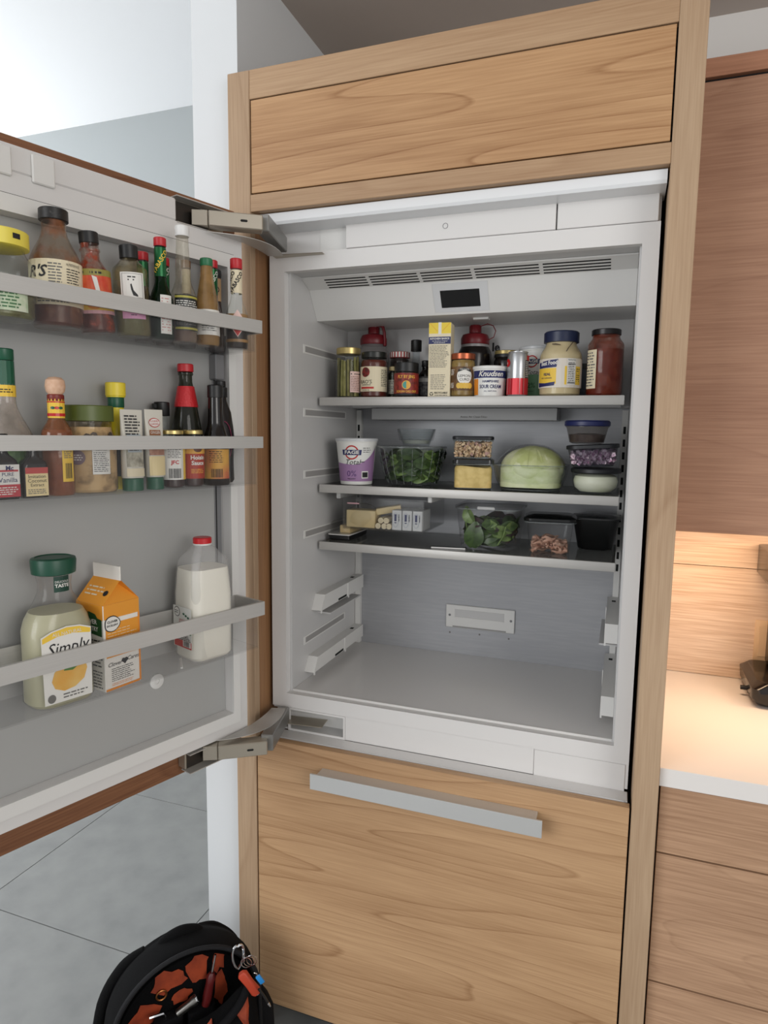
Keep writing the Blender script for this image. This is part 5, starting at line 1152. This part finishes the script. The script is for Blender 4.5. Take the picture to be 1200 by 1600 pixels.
# right-hand stack
o = thing('onion_container', 'glass bowl with black lid and pale onion at the bottom of the right stack', 'container', (.7960, .3180, Z2), 0)
lathe('body', [(0, .001), (.040, 0), (.050, .004), (.056, .025), (.057, .050), (0, .050)], GLASS, o, 36); lathe('lid', [(0, .0502), (.059, .0502), (.0605, .052), (.0605, .060), (.058, .0625), (0, .0625)], BLID, o, 40)
V, F = latheg([(0, .003), (.038, .004), (.050, .014), (.0535, .030), (.050, .042), (.036, .0485), (0, .049)], 36); mk('onion', V, F, mat('pale_onion', (226, 225, 206), .45, var=(212, 213, 186), vs=14, vst=(1, 1, 3), bump=.2), o, True)
o = thing('red_onion_container', 'tilted clear container of chopped red onion in the middle of the right stack', 'container', (.7890, .3180, Z2+.0632), 0, tilt=(0, -3.2))
o.location.z += .0032
loft('body', [rrect(.094, .086, .028, 0, 6), rrect(.104, .096, .03, .006, 6), rrect(.118, .110, .03, .044, 6)], clear('grey_clear_plastic', (206, 206, 210), .16, .1, .3, (90, 90, 100)), o); loft('lid', [rrect(.120, .112, .03, .0442, 6), rrect(.126, .118, .03, .0455, 6), rrect(.126, .118, .03, .053, 6), rrect(.118, .110, .03, .0548, 6)], BLID, o)
bits('chopped_onion', o, 700, .098, .090, .010, .039, .0068, mat('red_onion', (226, 204, 216), .45, var=(156, 104, 140), vs=110, lo=.45, hi=.6), 8, 1.4)
o = thing('blue_lid_container', 'round clear container with a blue lid on top of the right stack', 'container', (.7700, .3180, Z2+.1215), 0)
o.location.z += .0012
lathe('body', [(0, .001), (.034, 0), (.042, .003), (.0505, .040), (.053, .041), (.053, .043), (0, .043)], clear('smoky_clear_plastic', (216, 214, 212), .2, .12, .3, (120, 112, 108)), o, 36); lathe('lid', [(0, .0432), (.0535, .0432), (.0555, .045), (.0555, .054), (.052, .0572), (.044, .0572), (.043, .056), (0, .056)], mat('blue_lid', (26, 34, 84), .4), o, 48, .01, (.045, .054))
lathe('contents', [(0, .003), (.040, .004), (.0445, .022), (.02, .026), (0, .0245)], mat('dark_red_food', (58, 30, 28), .4, var=(92, 74, 66), vs=60), o, 28)

# ================================================================== refrigerator, third shelf
Z3 = 1.3161
o = thing('butter_dish', 'black butter dish with a clear cover at the left end of the lower shelf', 'dish', (.1110, .345, Z3), 0)
loft('base', [rrect(.060, .135, .006, 0), rrect(.064, .140, .006, .003), rrect(.064, .140, .006, .014)], BLACK, o); loft('rim', [rrect(.068, .145, .006, .0142), rrect(.068, .145, .006, .0165)], WHITE2, o)
loft('cover', [rrect(.060, .136, .008, .0167), rrect(.060, .136, .008, .046), rrect(.050, .126, .010, .0535)], PLASTIC, o)
bt = thing('butter_stick', 'pale butter stick under the clear cover of the black dish', 'butter', (.1150, .350, Z3+.0168), 0)
box('butter', -.014, .018, -.045, .045, 0, .022, mat('butter', (214, 190, 140), .5), bt, .002, 2)
dd_ = bpy.data.objects.new('deli_drawer', None); COL.objects.link(dd_); dd_.parent = fr; dd_.location = (0, 0, 0)
ZD = 1.352
V, F = join([boxg(.128, .364, .262, .48, ZD, ZD+.003), boxg(.128, .364, .262, .2645, ZD+.003, 1.438), boxg(.128, .1305, .2645, .48, ZD+.003, 1.438), boxg(.3615, .364, .2645, .48, ZD+.003, 1.438)])
DPL = clear('drawer_plastic', (246, 246, 246), .014, .1, .3)
mk('tray', V, F, DPL, dd_)
box('tray_rim', .118, .374, .256, .4795, 1.438, 1.4435, DPL, dd_, .001)
for x in (.108, .374): box('runner', x, x+.012, .262, .48, 1.436, 1.455, mat('runner_plastic', (196, 196, 194), .3), dd_, .002)
CH = mat('cheese', (222, 202, 152), .45, var=(214, 190, 136), vs=30)
ZC = ZD+.0036
o = thing('cheese_block', 'large pale cheese block in a zip bag in the clear tray', 'cheese', (.1780, .300, ZC), 0); box('cheese', -.045, .042, -.024, .026, 0, .049, CH, o, .003, 2); 
V, F = dome(0, .049, .031, .027, .040, .05, 12, 30, 10, -.5); mk('zip_bag', V, F, WRAP, o, True); box('zip_strip', -.040, -.004, -.030, -.0285, .066, .070, mat('pink_print', (222, 170, 178), .5), o, .0004)
o = thing('string_cheese', 'bundle of white cheese sticks beside the cheese block', 'cheese', (.2440, .300, ZC), 0)
for x, z in ((-.014, .0085), (.004, .0085), (.018, .0085), (-.006, .024), (.010, .024)): V, F = tubeg([(x, -.028, z), (x, .05, z)], .0082, 12); mk('cheese_stick', V, F, mat('white_cheese', (220, 206, 172), .5), o, True)
o = thing('cheese_slab', 'wrapped pale slab lying on top of the cheese sticks', 'cheese', (.2480, .312, ZC+.0335), 18, tilt=(0, -10)); o.location.z += .008
box('slab', -.034, .036, -.016, .026, 0, .018, CH, o, .002, 2)
for k in range(3):
    o = thing('butter_box', ('left', 'middle', 'right')[k]+' of the three white butter sticks standing in the clear tray', 'butter', (.2850+k*.0295, .302, ZC), 0)
    box('stick', -.0135, .0135, -.032, .05, 0, .055, mat('butter_wrapper', (206, 208, 208), .45), o, .0015); mp = flatmap((0, -.032, .028), 0)
    disc('emblem', mp, -.003, 0, .0090, mat('pale_ring', (150, 160, 178), .5), o, .0005, 16, .020); disc('emblem_face', mp, -.003, 0, .0080, mat('butter_wrapper', (206, 208, 208), .45), o, .0008, 16, .019); rm_ = lambda u, v, d=0.0: mp(-.003+v, -u, d); lines(rm_, -.016, .016, -.004, .004, 1, NAVY, o, fill=.8); lines(rm_, -.016, .008, .0085, .0115, 1, INK, o, fill=.7)
o = thing('black_strip', 'thin black plastic strip lying at the front of the lower shelf', 'strip', (.4300, .2700, Z3), 8); box('strip', -.045, .050, -.009, .009, 0, .003, BLACK, o, .0006); box('strip_edge', -.043, .048, -.010, -.0092, 0, .0035, WHITE2, o, 0)
# salad tub
tb = thing('salad_tub', 'clear plastic tub of mixed salad leaves under the middle shelf', 'tub', (.5320, .3420, Z3), 0)
loft('body', [rrect(.130, .130, .03, 0, 6), rrect(.146, .144, .034, .006, 6), rrect(.160, .158, .034, .070, 6), rrect(.166, .164, .034, .106, 6), rrect(.172, .170, .034, .108, 6), rrect(.172, .170, .034, .111, 6)], PLASTIC, tb)
tube('rim', rrect(.173, .171, .034, .1095, 7), .0018, GRIM, tb, 6, True)
loft('lid', [rrect(.174, .172, .034, .1112, 6), rrect(.176, .174, .034, .116, 6), rrect(.160, .158, .03, .1195, 6)], PLASTIC, tb); box('lid_tab', -.022, .024, -.092, -.085, .1095, .118, clear('tab_plastic', (230, 230, 230), .4, .2, .3), tb, .002)
sg = thing('salad_leaves', 'green and maroon salad leaves inside the clear tub', 'salad leaves', (.5320, .3420, Z3+.006), 0)
leaves(sg, 70, 0, .012, .070, 9, [1, 2, 0, 3, 1, 2], lambda z: .056+.010*min(1, z/.07))
lathe('leaf_core', [(0, .002), (.040, .002), (.052, .03), (.044, .058), (0, .064)], LEAFM[0], sg, 20)
for k, (a, b) in enumerate((((-.055, -.054, .012), (-.062, -.060, .088)), ((.030, -.066, .01), (.050, -.062, .060)), ((-.02, -.067, .006), (-.035, -.066, .05)))): tube('stem', [a, tuple((Vector(a)+Vector(b))/2+Vector((.004, 0, 0))), b], .0018, LEAFM[2], sg, 6)
lf = mk('big_leaf', *leaf_mesh('leaf', .030, .072, .006, LEAFM[2]), LEAFM[1], sg, True); lf.location = (-.032, -.0655, .034); lf.rotation_euler = (PI/2+.08, .1, .15)
lf = mk('big_leaf', *leaf_mesh('leaf', .022, .05, .006, LEAFM[2]), LEAFM[2], sg, True); lf.location = (-.046, -.060, .086); lf.rotation_euler = (PI/2+.1, -.5, -.5)
# meat container
o = thing('meat_container', 'square clear deli container with dark lid and sliced pink meat', 'container', (.6880, .3380, Z3), 4)
loft('body', [rrect(.092, .092, .018, 0, 5), rrect(.100, .100, .02, .004, 5), rrect(.116, .116, .02, .078, 5), rrect(.128, .128, .022, .080, 5), rrect(.128, .128, .022, .084, 5)], PLASTIC, o); tube('rim', rrect(.129, .129, .022, .082, 6), .0018, GRIM, o, 6, True); loft('lid', [rrect(.129, .129, .022, .0842, 5), rrect(.132, .132, .022, .086, 5), rrect(.132, .132, .022, .092, 5), rrect(.112, .112, .02, .0975, 5)], clear('dark_smoky_lid', (90, 92, 94), .6, .12, .3, (24, 25, 26)), o)
rnd = random.Random(2); gs = []
for k in range(80):
    a = rnd.uniform(0, 6.3); x, y = rnd.uniform(-.040, .040), rnd.uniform(-.042, .038); z = rnd.uniform(.006, .042-.45*abs(x+.01)); L_ = rnd.uniform(.018, .032)
    pts = [(x+L_*math.cos(a)*t, y+L_*math.sin(a)*t, z+.004*math.sin(t*3)) for t in (-1, -.5, 0, .5, 1)]
    pts = [(max(-.044, min(.044, p[0])), max(-.046, min(.046, p[1])), p[2]) for p in pts]
    gs.append(tubeg(pts, [.002, .0042, .0048, .004, .002], 6))
V, F = join(gs); mk('sliced_meat', V, F, mat('pink_meat', (212, 172, 150), .5, var=(186, 138, 116), vs=60), o, True, kind='stuff')
# black wrapped bowl
o = thing('black_tray', 'black plastic bowl wrapped in film at the right end of the lower shelf', 'bowl', (.7990, .4400, Z3), 0)
loft('body', [rrect(.080, .080, .02, 0, 5), rrect(.088, .088, .02, .004, 5), rrect(.118, .118, .026, .082, 5), rrect(.126, .124, .026, .083, 5), rrect(.126, .124, .026, .087, 5)], mat('black_tray', (16, 17, 18), .3), o)
V, F = dome(0, .060, .058, .083, .010, .03, 4, 30, 6, .02); mk('contents', V, F, mat('dark_grey_food', (42, 44, 46), .45, var=(70, 72, 74), vs=60), o, True); V, F = dome(0, .064, .062, .084, .013, .03, 6, 30, 6, .02); mk('film', V, F, WRAP, o, True)
# ================================================================== tool backpack on the floor
FAB = mat('black_nylon', (12, 12, 13), .9, bump=.4, vs=500, spec=.12)
FAB2 = mat('charcoal_nylon', (20, 20, 22), .9, bump=.4, vs=500, spec=.15)
CAMO = mat('orange_camo', (166, 66, 30), .7, var=(140, 52, 24), vs=30)
SIL = mat('bright_steel', (206, 206, 208), .2, 1.0)
bag = thing('tool_backpack', 'open black tool backpack with orange camouflage lining on the floor', 'backpack', (-.090, -.205, 0), 50)
BS = .88; bag.scale = (BS, BS, BS)
def arch(w, h, r, n=28):
    P = [(-w, 0), (-w*1.02, h*.25), (-w, h-r)]
    for i in range(1, n): a = PI-PI*i/n; P.append((w*math.cos(a), h-r+r*math.sin(a)))
    P += [(w, h-r), (w*1.02, h*.25), (w, 0)]
    return P
AO = arch(.20, .455, .20); AI = arch(.183, .435, .185); n = len(AO)
D = .18
rings = []
for yy, k in ((-.065, -.004), (-.060, .001), (-.04, .004), (.0, .006), (.025, 0), (.035, -.008), (.041, -.02)):
    rings.append([(x*(1+k/.2), yy, max(z*(1+k/.43), 0)) for x, z in AO])
ins = [[(x, yy, z) for x, z in AI] for yy in (.022, -.063)]
loft('shell', rings+ins, FAB, bag, cap=False, close=False)
V, F = polyg([(x*.99, max(z*.99, .002)) for x, z in AO], .018, .042); mk('back_panel', V, F, FAB, bag)
tube('zip_piping', [(x*.995, -.066, z) for x, z in AO], .006, mat('piping_grey', (30, 30, 32), .8, spec=.2), bag, 8)
tube('zip_piping', [(x*.96, -.062, z*.985) for x, z in AO], .0035, BLACK, bag, 6)
# lining patches
rnd = random.Random(11); mb = flatmap((0, .017, 0), 0)
for cu, cv, ru, rv in ((-.10, .24, .045, .040), (-.035, .32, .05, .034), (.045, .33, .034, .055), (.105, .33, .022, .04), (-.14, .16, .03, .045), (.11, .24, .022, .05), (.0, .26, .03, .02)):
    pts = [(cu+ru*math.cos(2*PI*k/14)*rnd.uniform(.6, 1.2), cv+rv*math.sin(2*PI*k/14)*rnd.uniform(.6, 1.2)) for k in range(14)]
    patch('orange_patch', mb, 0, 0, 0, 0, CAMO, bag, .002, poly=pts)
# inner tool pockets
for x, z0, z1 in ((-.12, .02, .19), (-.04, .02, .23), (.05, .02, .22), (.12, .02, .18)):
    loft('tool_pocket', [rrect(.072, .026, .011, z0, 4, x, .001), rrect(.078, .030, .012, z1, 4, x, .0)], FAB2, bag)
# front flap folded down with camouflage
fl_ = [(-.17, -.11, .02), (.19, -.11, .02)]
V = []; F = []
nx, nz = 14, 8
for j in range(nz+1):
    t = j/nz
    for i in range(nx+1):
        u = i/nx; x = -.19+.37*u; y = -.068-.075*math.sin(t*PI*.9)-.012*math.sin(u*9+t*4); z = .012+(.17+.17*u**1.5+.03*math.sin(u*7))*(1-.22*u**10)*(1-t)
        V.append((x, y, max(z, .004)))
for j in range(nz):
    for i in range(nx): a = j*(nx+1)+i; F.append([a, a+1, a+nx+2, a+nx+1])
ff = mk('front_flap', V, F, FAB, bag, True); md_ = ff.modifiers.new('thick', 'SOLIDIFY'); md_.thickness = .012
for cu, j0 in ((.88, 1), (.62, 2)):
    for pts in ([(cu-.06, .10), (cu+.05, .02), (cu+.055, .55), (cu+.03, .40), (cu-.02, .48), (cu, .25)],):
        P = []
        for u, t in pts:
            x = -.19+.37*u; y = -.068-.075*math.sin(t*PI*.9)-.012*math.sin(u*9+t*4)-.0085; z = .012+(.17+.17*u**1.5+.03*math.sin(u*7))*(1-.22*u**10)*(1-t)+.004; P.append((x, y, z))
        c = tuple(sum(p[k] for p in P)/len(P) for k in range(3)); c = (c[0], c[1]-.004, c[2])
        mk('orange_patch', P+[c], [[i, (i+1) % len(P), len(P)] for i in range(len(P))], CAMO, bag)
tube('webbing', spl([(-.10, -.09, .19), (-.02, -.12, .19), (.05, -.12, .23), (.12, -.11, .27), (.160, -.085, .30)]), .011, FAB2, bag, 12)
# side pocket, grab handle and shoulder strap
loft('side_pocket', [rrect(.05, .09, .02, .004, 5, .222, -.015), rrect(.06, .095, .025, .06, 5, .226, -.01), rrect(.055, .09, .022, .17, 5, .222, -.015), rrect(.035, .075, .016, .20, 5, .214, -.01)], FAB2, bag)
loft('side_pocket', [rrect(.05, .09, .02, .004, 5, -.222, -.01), rrect(.06, .095, .025, .06, 5, -.228, -.01), rrect(.055, .09, .022, .21, 5, -.224, -.01), rrect(.035, .075, .016, .25, 5, -.212, -.01)], FAB2, bag)
tube('grab_handle', *spl([(-.055, .012, .425), (-.045, .010, .450), (0, .008, .464), (.045, .010, .450), (.055, .012, .425)], [.012, .014, .015, .014, .012]), FAB, bag, 12)
tube('shoulder_strap', *spl([(-.09, .040, .42), (-.145, .05, .385), (-.198, .05, .30), (-.222, .04, .15), (-.215, .03, .04)], [.012, .016, .018, .016, .012]), FAB, bag, 12)
tube('shoulder_strap', *spl([(.06, .042, .43), (.11, .05, .405), (.165, .05, .33), (.20, .045, .18), (.20, .035, .05)], [.010, .013, .015, .014, .012]), FAB, bag, 12)
def bagpt(x, y, z):
    a = D2R(50); x, y, z = x*BS, y*BS, z*BS; return (-.090+x*math.cos(a)-y*math.sin(a), -.205+x*math.sin(a)+y*math.cos(a), z)
# tools held in the pockets
o = thing('hex_key', 'bright steel hex key sticking out of a backpack pocket', 'tool', bagpt(-.085, -.005, .19), 50); tube('key', [(.03, 0, 0), (.03, 0, .045), (.026, 0, .052), (-.006, 0, .055)], .0035, SIL, o, 6)
o = thing('steel_flashlight', 'small steel flashlight inside the open backpack', 'flashlight', bagpt(-.02, -.012, .236), 50, tilt=(0, 68)); lathe('barrel', [(0, 0), (.009, 0), (.010, .002), (.010, .035), (.012, .042), (.012, .05), (0, .05)], mat('dull_steel', (130, 128, 124), .35, 1.0), o, 20); lathe('lens_ring', [(.0105, .0502), (.0118, .0502), (.0118, .053), (.0105, .053)], SIL, o, 20)
o = thing('brass_ring', 'small brass ring hanging on the lining of the backpack', 'ring', bagpt(-.055, .012, .29), 50); tube('ring', [(.012*math.cos(2*PI*k/16), 0, .012*math.sin(2*PI*k/16)) for k in range(16)], .0025, mat('brass', (150, 96, 54), .35, .9), o, 6, True)
o = thing('screwdriver', 'dark screwdriver standing in the backpack', 'screwdriver', bagpt(.06, -.008, .222), 50, tilt=(0, 12)); lathe('handle', [(0, 0), (.010, .002), (.012, .02), (.010, .06), (.012, .075), (.006, .085), (0, .085)], mat('dark_red_grip', (92, 22, 22), .4), o, 14); lathe('shaft', [(0, .085), (.003, .085), (.003, .13), (0, .13)], SIL, o, 8)
# carabiner, rings and key tool hanging at the right shoulder of the bag
cp = bagpt(.135, -.072, .39)
o = thing('carabiner', 'silver carabiner clipped to the top right of the backpack', 'carabiner', cp, 50); tube('loop', [(.014*math.cos(a)*(1.0), -.004, .030*math.sin(a)+.012*abs(math.cos(a))) for a in [2*PI*k/20 for k in range(20)]], .003, SIL, o, 8, True); box('gate', .010, .016, -.008, -.001, -.015, .02, SIL, o, .001)
o = thing('key_rings', 'loose wire key rings hanging from the carabiner', 'key ring', (cp[0]+.028, cp[1]+.005, cp[2]-.012), 20)
for k in range(3): tube('ring', [(.006*k-.006+.013*math.cos(a), .004*k, .013*math.sin(a)) for a in [2*PI*i/18 for i in range(18)]], .0009, SIL, o, 5, True)
o = thing('orange_pocket_tool', 'orange pocket tool hanging on the backpack keys', 'tool', (cp[0]+.040, cp[1]-.012, cp[2]-.048), 30, tilt=(0, -32)); loft('handle', [rrect(.018, .012, .005, -.035), rrect(.024, .016, .006, -.028), rrect(.022, .015, .006, .0), rrect(.024, .016, .006, .030), rrect(.014, .01, .004, .036)], mat('orange_grip', (176, 60, 34), .45), o); lathe('eyelet', [(.003, -.0365), (.0055, -.0365), (.0055, -.0345), (.003, -.0345)], SIL, o, 12)
o = thing('blue_key_tag', 'small bright blue tag next to the orange pocket tool', 'key tag', (cp[0]+.066, cp[1]-.006, cp[2]-.035), 30, tilt=(0, -32)); box('tag', -.006, .006, -.003, .003, -.012, .012, mat('bright_blue', (40, 130, 200), .35), o, .002, 2); tube('link', [(0, 0, .011), (.002, 0, .018), (-.002, 0, .024)], .0012, SIL, o, 6)
o = thing('black_cord_pull', 'black cord pull dangling below the blue tag', 'cord', (cp[0]+.088, cp[1]-.008, cp[2]-.088), 30, tilt=(0, -28)); tube('cord', [(0, 0, .045), (.001, 0, .02), (0, 0, 0)], .0032, BLACK, o, 7); lathe('tip', [(0, -.012), (.002, -.012), (.0034, -.004), (.003, 0), (0, 0)], SIL, o, 10)
# tools in the left side pocket
lp = bagpt(-.245, -.045, .235)
o = thing('silver_pliers', 'bright silver plier handles poking out of the left backpack pocket', 'pliers', lp, 50, tilt=(0, -8))
for s in (-1, 1): tube('handle', [(s*.004, 0, -.03), (s*.014, 0, .0), (s*.016, 0, .03), (s*.010, 0, .045)], [.004, .0055, .005, .003], SIL, o, 8)
o = thing('tape_roll', 'roll of yellow and red tape tucked beside the left backpack pocket', 'tape', bagpt(-.275, -.075, .175), 50, tilt=(80, 0))
lathe('outer_band', [(.022, 0), (.030, 0), (.031, .003), (.031, .012), (.030, .015), (.022, .015), (.022, 0)], mat('tape_yellow', (216, 160, 70), .5), o, 24); lathe('red_band', [(.0305, .0045), (.0318, .0045), (.0318, .0105), (.0305, .0105)], mat('tape_red', (150, 40, 34), .5), o, 24)
